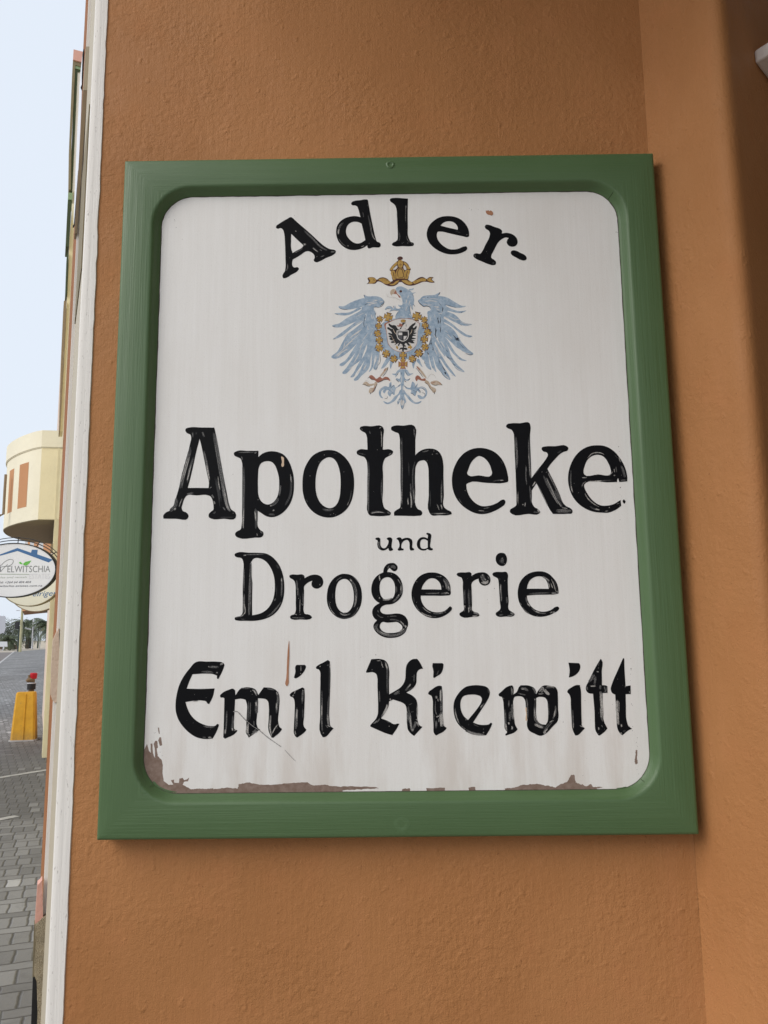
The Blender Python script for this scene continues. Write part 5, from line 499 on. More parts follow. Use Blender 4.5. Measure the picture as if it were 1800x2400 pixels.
class Flat:
    """paint shapes lying on a plane y; height h in mm proud of the panel"""
    def __init__(s, ox=0, oz=0, yp=YP): s.v = []; s.f = []; s.m = []; s.ox = ox; s.oz = oz; s.yp = yp
    def fill(s, loops, h, m, skirt=True):
        loops = [l for l in loops if len(l) > 2]
        tess = tessellate_polygon([[Vector((x, z, 0)) for x, z in l] for l in loops])
        flat = [p for l in loops for p in l]; y = s.yp-h*1e-3; n = len(s.v)
        s.v += [(x+s.ox, y, z+s.oz) for x, z in flat]
        for t in tess:
            a, b, c = (flat[i] for i in t)
            cr = (b[0]-a[0])*(c[1]-a[1])-(b[1]-a[1])*(c[0]-a[0])
            if abs(cr) < 1e-14: continue
            s.f.append([n+i for i in (t if cr > 0 else t[::-1])]); s.m.append(m)
        if skirt:
            q = len(s.v); s.v += [(x+s.ox, s.yp-.00002, z+s.oz) for x, z in flat]; o = 0
            for l in loops:
                k = len(l)
                for i in range(k): s.f.append([n+o+i, n+o+(i+1) % k, q+o+(i+1) % k, q+o+i]); s.m.append(m)
                o += k
    def ribbon(s, line, w, h, m, taper=True, wob=0.0):
        L = len(line); lo = []; hi = []
        for i, p in enumerate(line):
            a = line[max(i-1, 0)]; b = line[min(i+1, L-1)]; dx, dz = b[0]-a[0], b[1]-a[1]; d = math.hypot(dx, dz) or 1
            u = i/max(L-1, 1); ww = w/2*((max(0.0, 1-abs(2*u-1)**3))**.5*.85+.15 if taper else 1)*(1+wob*random.uniform(-1, 1))
            lo.append((p[0]+dz/d*ww, p[1]-dx/d*ww)); hi.append((p[0]-dz/d*ww, p[1]+dx/d*ww))
        n = len(s.v); y = s.yp-h*1e-3; s.v += [(x+s.ox, y, z+s.oz) for x, z in lo+hi]
        for i in range(L-1): s.f.append([n+i, n+i+1, n+L+i+1, n+L+i]); s.m.append(m)
    def link(s, name, mats, parent): return link(name, s.v, s.f, mats, parent, s.m)
def strokes(fl, st, hbase):
    t = st.split(); w = float(t[0])*1e-4; lev = int(t[1])-1; pts = parse(" ".join(t[2:]))
    if lev == 2: w *= 1.1
    # a dry brush leaves a bundle of hairs, not one band
    nb = max(1, min(6, int(w/.0011)+1))
    dens = [(p[0], p[1], False) for p in pts]
    line = spline(dens, 6, False)
    if nb > 2 and lev < 2: fl.ribbon(line, w*.9, hbase-.006, 2+lev, True, .12)
    for i in range(nb):
        off = ((i+.5)/nb-.5)*w*.92; a = random.uniform(0, .22) if nb > 1 else 0; b = random.uniform(.78, 1) if nb > 1 else 1
        n = len(line); i0, i1 = int(a*(n-1)), max(int(a*(n-1))+2, int(round(b*(n-1))))
        seg = line[i0:i1+1]
        if len(seg) < 2: continue
        sh = []
        for q in range(len(seg)):
            p = seg[q]; p0 = seg[max(q-1, 0)]; p1 = seg[min(q+1, len(seg)-1)]; dx, dz = p1[0]-p0[0], p1[1]-p0[1]; d = math.hypot(dx, dz) or 1
            sh.append((p[0]-dz/d*off, p[1]+dx/d*off))
        lv = lev
        r = random.random()
        if nb > 1 and r < .30: lv = min(2, lev+1)
        fl.ribbon(sh, w/nb*random.uniform(.55, 1.05), hbase+.002*i, 1+lv, True, .25)
SIGN_BASE = Vector((0, 0, OZ-.552))
sign = empty('painted_sign', SIGN_BASE, 'large white shop sign in a green frame with black hand-painted lettering on the orange wall', 'sign')
# frame: rings of rounded rectangles, from the back edge over the face and down the moulding to the panel
def rrect(hx, hz, r, na=10, ns=8):
    pts = []
    for cx, cz, a0 in ((1,1,0),(-1,1,90),(-1,-1,180),(1,-1,270)):
        for i in range(na+1):
            a = math.radians(a0+90*i/na); pts.append((cx*(hx-r)+r*math.cos(a), cz*(hz-r)+r*math.sin(a)))
        nxt = {0:(-1,1,90),90:(-1,-1,180),180:(1,-1,270),270:(1,1,0)}[a0]
        a = math.radians(nxt[2]); e = (nxt[0]*(hx-r)+r*math.cos(a), nxt[1]*(hz-r)+r*math.sin(a)); b = pts[-1]
        for i in range(1, ns): pts.append((b[0]+(e[0]-b[0])*i/ns, b[1]+(e[1]-b[1])*i/ns))
    return pts
HX, HZ = .450, .5518
BX, BZ, BR = .3992, .5015, .066
prof = [(HX, HZ, .0012, .0385), (HX, HZ, .0012, .0060), (HX-.0009, HZ-.0009, .0014, .0028), (HX-.0026, HZ-.0026, .002, .0008), (HX-.0055, HZ-.0055, .004, 0),
        (BX+.003, BZ+.003, BR+.003, 0), (BX, BZ, BR, .0004), (BX-.0022, BZ-.0022, BR-.002, .0020), (BX-.0050, BZ-.0050, BR-.005, .0058), (BX-.0078, BZ-.0078, BR-.008, .0102), (BX-.0100, BZ-.0100, BR-.010, .0128), (BX-.0118, BZ-.0118, BR-.0115, .0142), (BX-.0124, BZ-.0124, BR-.012, .0156)]
V = []; F = []; FM = []
for hx, hz, r, y in prof:
    V += [(x, y, z+OZ+(.0015 if hx < .41 else 0)) for x, z in rrect(hx, hz, r)]
N = len(V)//len(prof)
for i in range(len(prof)-1):
    for j in range(N):
        a, b, c, d = i*N+j, i*N+(j+1) % N, (i+1)*N+(j+1) % N, (i+1)*N+j
        F.append([a, b, c, d])
        mx = (V[a][0]+V[b][0]+V[c][0]+V[d][0])/4; mz = (V[a][2]+V[b][2]+V[c][2]+V[d][2])/4-OZ
        FM.append(0 if HZ-abs(mz) < HX-abs(mx) else 1)
frame = link('frame', V, F, [M_green_h, M_green_v], sign, FM, 35)
fl = Flat(0, OZ)
fl.fill([[(x, z+.0015) for x, z in rrect(BX-.0110, BZ-.0110, BR-.012)]], 0, 0, False)
panel = fl.link('panel', [M_panel], sign)
# letters: each its own mesh
for word, loops, st in LETTERS:
    fl = Flat(0, OZ); ls = [spline(corners(parse(l), .70 if word in ('emil', 'kiewitt') else .25)) for l in loops]
    outs = [l for i, l in enumerate(ls) if not any(inside(l[0], q) for j, q in enumerate(ls) if j != i)]
    for o in outs:
        fl.fill([o]+[l for l in ls if l is not o and inside(l[0], o)], .35, 0)
    for q, s_ in enumerate(st): strokes(fl, s_, .40+.012*q)
    fl.link('letter', [M_black]+M_str, sign)
# emblem
cols = list(EM); groups = {}
for part, layer, col, kind, items in EMBLEM: groups.setdefault(part, []).append((layer, col, kind, items))
order = ['eagle_body', 'wing#1', 'wing#2', 'tail', 'beak', 'shield', 'shield_eagle', 'inner_shield']+['collar_cross#%d' % i for i in range(1, 19)]+['leg#1', 'leg#2', 'crown']
def build_part(part):
    fl = Flat(0, OZ)
    for n_, (layer, col, kind, items) in enumerate(sorted(groups[part], key=lambda g: g[0])):
        h = .12+.055*layer+.0012*n_+.0017*order.index(part)
        if kind == 'f':
            for q, it in enumerate(items): fl.fill([spline(parse(it), 3)], h+.0004*q, cols.index(col))
        else:
            for q, it in enumerate(items):
                t = it.split(); fl.ribbon(spline(parse(" ".join(t[1:])), 4, False), float(t[0])*1e-4, h+.0006*q, cols.index(col), True, .1)
    return fl
emblem = build_part('eagle_body').link('emblem', [EM[c] for c in cols], sign)
for part in order[1:]:
    o = build_part(part).link(part.split('#')[0], [EM[c] for c in cols], emblem)
# wear
def ragged(l, amp):
    out = []
    for i, p in enumerate(l):
        q = Vector((p[0]*700, p[1]*700, 3)); q2 = Vector((p[0]*2100, p[1]*2100, 8))
        out.append((p[0]+amp*(noise.noise(q)+.5*noise.noise(q2)), p[1]+amp*(noise.noise(q+Vector((0, 0, 6)))+.6*noise.noise(q2+Vector((0, 0, 6))))))
    return out
for i, c_ in enumerate(CHIPS):
    fl = Flat(0, OZ); fl.fill([ragged(spline([(a, b, True) for a, b, _ in parse(c_)], 8), .0005 if i < 4 else .0010)], .06+.008*i, 0); fl.link('bare_patch', [M_chip], sign)
for i, c_ in enumerate(GREENDABS):
    fl = Flat(0, OZ); fl.fill([ragged(spline(parse(c_), 8), .0005)], .17+.01*i, 0); fl.link('paint_smear', [M_green_h], sign)
for i, c_ in enumerate(DRIPS):
    fl = Flat(0, OZ); fl.fill([spline(parse(c_), 4)], .62, 0)
    fl.link('paint_drip', [M_drip if i < 2 else M_cream_drip], sign)
fl = Flat(0, OZ)
for q, c_ in enumerate(SCRATCH):
    t = c_.split(); ln = spline(parse(" ".join(t[1:])), 8, False); fl.ribbon(ln, float(t[0])*1e-4*.8, .66+.002*q, 0, False, .35)
fl.link('scratch', [M_scr], sign)
for tok in SPECKS.split():
    x, z, d = map(float, tok.split(',')); n = 7; r_ = d*.5e-4*1.1; fl = Flat(0, OZ)
    fl.fill([[(x*1e-4+r_*random.uniform(.7, 1.25)*math.cos(6.283*i/n), z*1e-4+r_*random.uniform(.7, 1.6)*math.sin(6.283*i/n)) for i in range(n)]], .05, 0, False)
    fl.link('fleck', [M_speck], sign)
# dark ribbon: uneven gap at panel and moulding, left-edge shading painted in
loop = [(x, z+.0015) for x, z in rrect(BX-.0128, BZ-.0128, BR-.0125, 24, 70)]
fl = Flat(0, OZ); lo = []; hi = []; ln = loop+[loop[0]]; V = []; F = []
for i, p in enumerate(ln):
    a = ln[i-1] if i else ln[-2]; b = ln[(i+1) % len(ln)]; dx, dz = b[0]-a[0], b[1]-a[1]; d = math.hypot(dx, dz) or 1
    g_ = noise.noise(Vector((p[0]*38, p[1]*38, 2)))+.6*noise.noise(Vector((p[0]*160, p[1]*160, 5)))
    ww = max(.0002, .0007+.0011*g_) if p[1] > -.40 else .0002+.0004*max(0, g_)
    V += [(p[0]-dz/d*ww*.8, YP-.00014, p[1]+dx/d*ww*.8+OZ), (p[0]+dz/d*.0022, YP-.00014, p[1]-dx/d*.0022+OZ)]
for i in range(len(ln)-1): F.append([2*i, 2*i+1, 2*i+3, 2*i+2])
link('panel_gap_shade', V, F, [M_speck], sign)
# joint cracks across the moulding, filled screw holes
mb = MB()
for sx, sz, dx in ((1, 1, .002), (1, -1, .004), (-1, -1, -.004)):
    c0 = Vector((sx*(BX-BR*.293-.0095), 0, sz*(BZ-BR*.293-.0095))); 
    line = []
    for i in range(5):
        u = i/6; q = c0+Vector((sx*.013*u+dx*math.sin(u*3), 0, sz*(.020*u)))
        # follow the moulding: distance across it decides the depth
        y = max(-.0003, .0125*(1-min(1, u*1.7))-.0004); line.append(Vector((q.x, y, q.z+OZ)))
    for a, b in zip(line, line[1:]):
        wv = Vector((.0006, 0, 0)); mb.add([a-wv, a+wv, b+wv*.7, b-wv*.7], [[0, 1, 2, 3]])
mb.link('joint_crack', [M_dkgreen], sign)
for px, py, r_, d_ in ((915, 386, .0075, .0012), (942, 1934, .012, .00022)):
    dv = ray(px, py); p = CP+dv*((0-CP.y)/dv.y); v = []; f = []; nr, na = 5, 20
    for i in range(nr+1):
        for j in range(na):
            rr = r_*(1-i/nr); a = 6.283*j/na
            prof_y = -d_*(math.sin(min(1, i/nr*1.6)*math.pi)) + (.0012*d_/.0012 if i >= nr-1 else 0)
            v.append((p.x+rr*math.cos(a)*(1+.08*math.sin(3*a)), prof_y-.0001, p.z+rr*math.sin(a)))
    for i in range(nr):
        for j in range(na): f.append([i*na+j, i*na+(j+1) % na, (i+1)*na+(j+1) % na, (i+1)*na+j])
    link('screw_plug', v, f, [M_green_h], sign, None, 60)
# ------------------------------------------------------------------ the corner building the sign hangs on
WY = .040                                            # sign wall plane
bld = empty('corner_building', (0, .04, 0), 'orange plastered corner building carrying the painted sign, with white corner board', 'building')
def dense_wall(x0, x1, z0, z1, y, nx, nz, amp):
    v = []; f = []
    for j in range(nz+1):
        for i in range(nx+1):
            x = x0+(x1-x0)*i/nx; z = z0+(z1-z0)*j/nz
            v.append((x, y+amp*noise.noise(Vector((x*3, 0, z*3))), z))
    for j in range(nz):
        for i in range(nx):
            a = j*(nx+1)+i; f.append([a, a+1, a+nx+2, a+nx+1])
    return v, f
KX = .4555
v, f = dense_wall(-.512, KX+.0004, .25, 4.6, WY, 40, 120, .0012)
link('wall', v, f, [M_orange], bld, None, 40)
# splayed pilaster at the right, its rounded outer edge, then the dark recess beyond
th = math.radians(62); ex, ey = KX, WY
fx, fy = math.cos(th), -math.sin(th)
# length so that the edge shows where the photograph has it
hd = math.radians(24.95); tn = math.tan(hd)
# x = CP.x+(y-CP.y)*tn ; KX+s*fx = CP.x+(WY+s*fy-CP.y)*tn
s_ = (CP.x+(WY-CP.y)*tn-KX)/(fx-fy*tn)
E = Vector((KX+s_*fx, WY+s_*fy)); d1 = Vector((fx, fy)); d2 = Vector((math.cos(math.radians(46)), math.sin(math.radians(46))))
plan = [Vector((KX-.0004, WY))]
R_ = .036
A1 = E-d1*R_; A2 = E+d2*R_
for i in range(6): plan.append(plan[0]+(A1-plan[0])*((i+1)/6))
for i in range(1, 9):
    t = i/9; plan.append(A1*(1-t)**2+E*2*t*(1-t)+A2*t*t)
plan.append(A2)
for i in range(1, 5): plan.append(A2+d2*(.9*i/4))
v = []; f = []; nz = 80
for j in range(nz+1):
    z = .25+(4.6-.25)*j/nz
    for p in plan:
        w_ = .0022*noise.noise(Vector((p.x*2.4, p.y*2.4, z*2.2))); v.append((p.x+w_, p.y+w_, z))
n = len(plan)
for j in range(nz):
    for i in range(n-1): f.append([j*n+i, j*n+i+1, (j+1)*n+i+1, (j+1)*n+i])
link('pilaster', v, f, [M_orange], bld, None, 50)
# unseen porch: ceiling and side wall added to block light, floor to bounce it
mb = MB(); mb.box((-.62, -2.6, 3.56), (3.2, .036, 3.8)); mb.link('unseen_porch_ceiling', [M_ceil], bld)
mb = MB(); mb.box((-.60, -2.6, .0), (3.2, .036, .25)); mb.link('unseen_porch_floor', [M_floor], bld)
mb = MB(); mb.prism([(1.26, .80), (1.26, -2.6), (1.50, -2.6), (1.50, .80)], .25, 3.56); mb.link('unseen_side_wall', [M_side], bld)
# cream ledge seen at the upper right, running forward out of the recess
P0 = Vector(A2)+d2*.0; dv = ray(1768, 132)
# where that sight line meets the recess plane
nrm = Vector((-d2.y, d2.x)); tt = ((P0-Vector((CP.x, CP.y))).dot(nrm))/(Vector((dv.x, dv.y)).dot(nrm)); Q = CP+dv*tt
e1 = Vector((.56, -.83)).normalized()
z1 = Q.z+.011; z0 = Q.z-.013
pl = [Vector((Q.x, Q.y)), Vector((Q.x, Q.y))+e1*.5, Vector((Q.x, Q.y))+e1*.5+d2*.5, Vector((Q.x, Q.y))+d2*.5]
mb = MB(); mb.prism([p for p in pl], z0, z1)
o = mb.link('ledge', [M_bead], bld)
b_ = o.modifiers.new('bevel', 'BEVEL'); b_.width = .004; b_.segments = 2
# street side of the corner: strips of board, bead and plaster
H = HEAD; FD = Vector((math.sin(H), math.cos(H))); FN = Vector((-math.cos(H), math.sin(H)))     # along the street, out of the wall
C0 = Vector((-.5265, WY))
def fac(t, n_): return C0+FD*t+FN*n_
def strip(name, t0, t1, n0, n1, z0, z1, mat, parent=bld, rag=0):
    mb = MB(); a, b, c, d = fac(t0, n1), fac(t1, n1), fac(t1, n0), fac(t0, n0); mb.prism([a, d, c, b][::-1], z0, z1); return mb.link(name, [mat], parent)
# white corner board, its painted edge uneven where it meets the plaster
v = []; f = []; nz = 260
for j in range(nz+1):
    z = .25+4.35*j/nz
    jx = .0016*noise.noise(Vector((z*18, 1, 0)))+.0012*noise.noise(Vector((z*70, 5, 0)))+.0006*noise.noise(Vector((z*230, 7, 0)))
    xr = -.5020-.0022*(z-1.75)+jx
    v += [(xr, WY-.0002, z), (xr-.0006, WY-.0026, z), (-.5115, WY-.0029, z), (-.5125, WY-.0028, z), (-.5150, WY-.0028, z), (-.5160, WY-.0029, z), (C0.x+.0015, WY-.0030, z), (C0.x, WY-.002, z), (C0.x+FD.x*.06, WY+FD.y*.06, z)]
for j in range(nz):
    for i in range(8): f.append([j*9+i+1, j*9+i, (j+1)*9+i, (j+1)*9+i+1])
link('corner_board', v, f, [M_board], bld, None, 35)
strip('beige_return', .004, .40, -.20, -.0006, .25, 4.6, M_beige)
strip('bead', .385, .41, -.1, .0056, .86, 4.6, M_bead)
strip('street_wall', .412, 1.02, -.20, .0020, .25, 4.6, M_brown)
strip('wall_behind', 1.022, 2.6, -.60, -.30, .0, 4.6, M_brown)
# patch of older peach paint, raw plaster and pink plinth low down on the street side
def patch(name, px_poly, t, n_, mat, dn=.004):
    """flat patch on a face looking back along the street at distance t"""
    base = fac(t, n_); pts = []
    for px, py in px_poly:
        dv = ray(px, py); k_ = ((base-Vector((CP.x, CP.y))).dot(FD))/(Vector((dv.x, dv.y)).dot(FD)); pts.append(CP+dv*k_)
    off = Vector((FD.x, FD.y, 0))*.03; n = len(pts); mb = MB()
    mb.add(pts+[p+off for p in pts], [list(range(n)), list(range(n, 2*n))[::-1]]+[[i, i+n, (i+1) % n+n, (i+1) % n] for i in range(n)])
    return mb.link(name, [mat], bld)
patch('peach_patch', [(124, 1500), (131, 1484), (138, 1472), (139, 1560), (137, 1640), (129, 1648), (122, 1640), (119, 1630), (120, 1560)], .380, .002, M_peach)
patch('pink_plinth', [(88, 2074), (94, 2069), (99, 2062), (101, 2150), (94, 2158), (82, 2166), (84, 2130)], .374, .01, M_pink)
patch('raw_plaster', [(82, 2168), (92, 2160), (99, 2152), (110, 2146), (110, 2292), (108, 2470), (88, 2470), (86, 2420), (88, 2380), (86, 2300), (79, 2284), (80, 2262), (84, 2220)], .370, .01, M_creamdirt)
patch('plaster_repair', [(106, 2290), (123, 2290), (120, 2470), (102, 2470)], .366, .01, M_bead)
patch('black_pipe', [(77, 2292), (87, 2290), (88, 2360), (90, 2470), (70, 2470), (73, 2400)], .378, .01, M_blackm)
patch('plinth_edge', [(80, 2168), (85, 2168), (86, 2230), (83, 2292), (76, 2292)], .382, .01, M_olive)
# upper street side: boxed pipe, tapered olive board
patch('pipe_box', [(201, 109), (211.5, 109), (205, 212), (195, 211)], .376, .01, M_beige)
patch('pipe_box', [(195, 211.5), (205, 212.5), (180, 547), (175, 546)], .3765, .01, M_taupe)
strip('olive_board', .09, .376, -.0005, .0014, at(184, 690, 1.62).z, at(204, 330, 1.62).z, M_olive)
# ------------------------------------------------------------------ banner hung on the street side
ban = empty('banner', at(180, 330, 1.9), 'narrow white fabric banner seen edge-on beside the white corner board', 'banner')
v = []; f = []
edge = [(193, 128), (189, 165), (186.5, 200), (184, 250), (180.5, 320), (177, 400), (174, 470), (172.5, 524)]; edge2 = [(195, 126), (193.5, 165), (192, 205), (190.5, 250), (187.5, 320), (183.5, 400), (178, 470), (173.5, 526)]
for (a, b), (c, d) in zip(edge, edge2):
    p, q = at(a, b, 1.93), at(c, d, 1.90); v += [p, q, q+Vector((0, .003, 0)), p+Vector((0, .003, 0))]
for i in range(len(edge)-1):
    for k_ in range(4): f.append([i*4+k_, i*4+(k_+1) % 4, (i+1)*4+(k_+1) % 4, (i+1)*4+k_])
link('cloth', v, f, [M_fabric], ban)
mb = MB(); mb.tube([at(196.5, 116, 1.885), at(195.5, 128, 1.885), at(194.5, 150, 1.885), at(193.3, 180, 1.885), at(192.3, 208, 1.885)], [.0014, .0024, .0020, .0018, .0010], 6)
mb.tube([at(192, 200, 1.884), at(190.6, 206, 1.884), at(192.4, 212, 1.884)], [.0012, .0020, .0010], 6); mb.link('strap', [M_blackm], ban)
mb = MB(); mb.tube([at(183.5, 400, 1.884), at(178.5, 470, 1.884), at(174.0, 530, 1.884)], [.0007, .0009, .0012], 6); mb.tube([at(172.5, 528, 1.884), at(171.6, 533, 1.884)], .0016, 6); mb.link('strap', [M_blackm], ban)
# ------------------------------------------------------------------ ground
def sheet(name, plan, z, mat, kind='structure'):
    o = link(name, [(p[0], p[1], z) for p in plan], [list(range(len(plan)))], [mat]); tag(o, kind=kind); return o
o = sheet('ground', [(-1500, -400), (1500, -400), (1500, 2500), (-1500, 2500)], -.16, M_soil)
k0 = onz(0, 1555, 0); k1 = onz(33, 1528, 0); kd = Vector((k1.x-k0.x, k1.y-k0.y)).normalized(); kn = Vector((-kd.y, kd.x))
K0 = Vector((k0.x, k0.y))-kd*120; K1 = Vector((k1.x, k1.y))+kd*8
fr = [fac(-3, 3.0), fac(-3, -12)]
# pavement: broad slab from the facades to the kerb, widening where we stand
pav = [Vector((K0.x, K0.y)), Vector((6, -14)), Vector((8, 30)), fac(260, -8), K1]
mb = MB(); mb.prism(pav, -.14, 0); tag(mb.link('pavement', [M_pave]), kind='structure')
mb = MB(); mb.prism([K0, K1, K1+kn*.18, K0+kn*.18], -.158, -.004); tag(mb.link('kerb', [M_kerb]), kind='structure')
rd = [K0+kn*.18, K1+kn*.18, K1+kn*12, K0+kn*12]
mb = MB(); mb.prism(rd, -.159, -.13); tag(mb.link('road', [M_road]), kind='structure')
# pale edging bands set across the paving
for (x0, y0), (x1, y1), wd in (((0, 1822), (118, 1803), .055), ((0, 1920), (40, 1912), .05)):
    a, b = onz(x0, y0, .004), onz(x1, y1, .004); dd = (b-a).normalized(); a = a-dd*1.2; nn = Vector((-dd.y, dd.x, 0))*wd
    tag(link('pavement_band', [a-nn, b-nn, b+nn, a+nn], [[0, 1, 2, 3]], [M_band]), kind='structure')
# ------------------------------------------------------------------ guard post with standpipe
b0 = onz(56, 1735, 0); D0 = math.hypot(b0.x-CP.x, b0.y-CP.y)
u = Vector((CR.x, CR.y, 0)).normalized(); vdir = Vector((-u.y, u.x, 0)); sx = D0/1900*1.045
cx_ = at(58.5, 1690, D0); cx_.z = 0
g = empty('guard_post', cx_, 'squat yellow painted concrete guard post on the brick paving', 'bollard')
hgt = at(56, 1622, D0).z
mb = MB(); bw, tw = 25*sx, 18*sx
rot = math.radians(14); ua = u*math.cos(rot)+vdir*math.sin(rot); va = -u*math.sin(rot)+vdir*math.cos(rot)
def ringq(s, z, ch):
    pts = []
    for a, b in ((-1, -1), (1, -1), (1, 1), (-1, 1)):
        pts.append(cx_+ua*(a*s)+va*(b*s*.8)+Vector((0, 0, z)))
    return pts
# eight-sided tapered block with chamfered corners
def oct_(s, z, ch=.16):
    o = []
    for a, b, p, q in ((-1+ch, -1, 0, 0), (1-ch, -1, 0, 0), (1, -1+ch, 0, 0), (1, 1-ch, 0, 0), (1-ch, 1, 0, 0), (-1+ch, 1, 0, 0), (-1, 1-ch, 0, 0), (-1, -1+ch, 0, 0)):
        o.append(cx_+ua*(a*s)+va*(b*s*.8)+Vector((0, 0, z)))
    return o
rs = [oct_(bw*.93, 0), oct_(bw*.91, .03), oct_((bw+tw)*.47, hgt*.5), oct_(tw*.97, hgt*.96), oct_(tw*.90, hgt)]
vv = [p for r in rs for p in r]; ff = []
for i in range(len(rs)-1):
    for j in range(8): ff.append([i*8+j, i*8+(j+1) % 8, (i+1)*8+(j+1) % 8, (i+1)*8+j])
ff.append(list(range((len(rs)-1)*8, len(rs)*8)))
link('post_body', vv, ff, [M_yellow], g, None, 20)
mb = MB(); mb.prism([p*1 for p in [(q.x, q.y) for q in oct_(bw*1.02, 0)]], .0, .022); mb.link('base_rim', [M_kerb], g)
mb = MB(); a = cx_-va*(bw*.76)+ua*(.01); b = cx_-va*(tw*.80)+ua*(.015); mb.tube([a+Vector((0, 0, .03)), b+Vector((0, 0, hgt*.97))], .007, 6); mb.link('seam', [M_yellow], g)
DS = D0+.55
sp_ = at(73, 1622, DS); sp_.z = 0
st_ = empty('standpipe', sp_, 'water standpipe with red cap rising behind the yellow guard post', 'standpipe')
s2 = DS/1900*1.045
zc = lambda py: at(73, py, DS).z
X = lambda px, py: at(px, py, DS)
mb = MB(); mb.tube([(sp_.x, sp_.y, 0), (sp_.x, sp_.y, zc(1608))], 5.5*s2, 10); mb.link('pipe', [M_rust], st_, 40)
mb = MB(); mb.tube([(sp_.x, sp_.y, zc(1616)), (sp_.x, sp_.y, zc(1601))], 8.2*s2, 12); mb.link('collar', [M_blackm], st_, 40)
mb = MB(); mb.tube([(sp_.x, sp_.y, zc(1602)), (sp_.x, sp_.y, zc(1600.5))], 8.6*s2, 12); mb.link('ring', [M_galv], st_, 40)
mb = MB(); mb.tube([X(62, 1597), X(68, 1593), X(82, 1593)], [3*s2, 5.5*s2, 6*s2], 10); mb.tube([X(70, 1598), X(69, 1582)], [4*s2, 2.5*s2], 8); mb.link('valve', [M_rust], st_, 40)
mb = MB(); mb.tube([X(78.2, 1591), X(78.4, 1589), X(79.3, 1578.5), X(79.4, 1577)], [5.4*s2, 6.6*s2, 6.9*s2, 5.6*s2], 12); mb.link('red_cap', [M_red], st_, 40)
# ------------------------------------------------------------------ neighbouring building with the cream bay
pz = onz(104, 1776, 0); DP = math.hypot(pz.x-CP.x, pz.y-CP.y)
nb = empty('bay_building', (pz.x, pz.y, 0), 'cream building down the street with a rounded bay and orange panels', 'building')
def tri(px, py, D, z=None):
    p = at(px, py, D)
    return p if z is None else Vector((p.x, p.y, z))
# pilaster standing on the pavement, its street face and the face looking back at us
pa, pb = at(98.5, 1776, DP), at(112.5, 1776, DP)
def heading_pt(px_eq, D): return at(px_eq, 1503, D)
L_, R_2 = pa, pb
fdir = Vector((FD.x, FD.y, 0))
mb = MB(); mb.prism([(L_.x, L_.y), (R_2.x, R_2.y), (R_2.x+FD.x*.5, R_2.y+FD.y*.5), (L_.x+FD.x*.5, L_.y+FD.y*.5)], 0, 5.0); mb.link('lower_pilaster', [M_cream], nb)
q0, q1 = at(134.5, 1150, DP+.2), at(143.5, 1150, DP+.2)
mb = MB(); mb.prism([(q0.x, q0.y), (q1.x, q1.y), (q1.x+FD.x*.6, q1.y+FD.y*.6), (q0.x+FD.x*.6, q0.y+FD.y*.6)], 5.0, 10.2); mb.link('upper_pilaster', [M_cream], nb)
w0, w1 = at(124, 1400, DP+.3), at(160, 1400, DP+.3)
mb = MB(); mb.prism([(w0.x, w0.y), (w1.x, w1.y), (w1.x+FD.x*8, w1.y+FD.y*8), (w0.x+FD.x*8, w0.y+FD.y*8)], 0, 10.0); mb.link('wall', [M_peach], nb)
a, b, c, d = fac(2.7, -.20), fac(12.3, -.20), fac(12.3, -.6), fac(2.7, -.6)
mb = MB(); mb.prism([d, c, b, a], 0, 9.0); mb.link('street_front', [M_cream], nb)
# bay: flat flank, then a curved front; built from plan points at the height of its underside
zb = at(137, 1218, DP).z
def pz_at(px, py, z): return onz(px, py, z)
pts_img = [(139, 1218), (89, 1217.5), (76, 1219), (60, 1222), (42, 1226), (26, 1231), (14, 1236), (8, 1240.5), (7.2, 1244), (10, 1249), (18, 1254.5), (32, 1260), (52, 1265), (80, 1269.5), (108, 1272.5), (139, 1275)]
base = [pz_at(a, b, zb) for a, b in pts_img]
def smooth_plan(pts, n=4):
    P = [(p.x, p.y, i in (0, 1, len(pts)-1)) for i, p in enumerate(pts)]
    return spline(P, n, False)
plan_b = smooth_plan(base)
zt = at(137, 1009.5, DP).z; zcor = at(137, 1048.5, DP).z
cen = Vector((sum(p[0] for p in plan_b)/len(plan_b), sum(p[1] for p in plan_b)/len(plan_b)))
def grow(pl, d):
    out = []
    for i, p in enumerate(pl):
        a = pl[max(i-1, 0)]; b = pl[min(i+1, len(pl)-1)]; dx, dy = b[0]-a[0], b[1]-a[1]; L = math.hypot(dx, dy) or 1
        nx, ny = -dy/L, dx/L
        if (p[0]+nx-cen.x)**2+(p[1]+ny-cen.y)**2 < (p[0]-nx-cen.x)**2+(p[1]-ny-cen.y)**2: nx, ny = -nx, -ny
        out.append((p[0]+nx*d, p[1]+ny*d))
    return out
mb = MB()
mb.prism(plan_b, zb, zcor)
mb.prism(grow(plan_b, .022), zcor+.002, zt)
mb.prism(grow(plan_b, .012), zcor-.012, zcor+.001)
mb.link('bay', [M_cream2], nb, 30)
mb = MB(); mb.prism(grow(plan_b, -.01), zb-.012, zb-.001); mb.link('bay_underside', [M_creamdirt if False else M_olive], nb, 30)
# the flat flank is a little yellower: a thin coat of cream over it
fa, fb = Vector(plan_b[0]), Vector(plan_b[4]); nn = Vector((fb-fa).normalized()); out_ = Vector((nn.y, -nn.x)); 
if (fa+out_-Vector((CP.x, CP.y))).length > (fa-out_-Vector((CP.x, CP.y))).length: out_ = -out_
mb = MB(); mb.prism([fa+out_*.004, fb+out_*.004, fb-out_*.01, fa-out_*.01], zb+.002, zcor-.014); mb.link('bay_flank', [M_cream], nb)
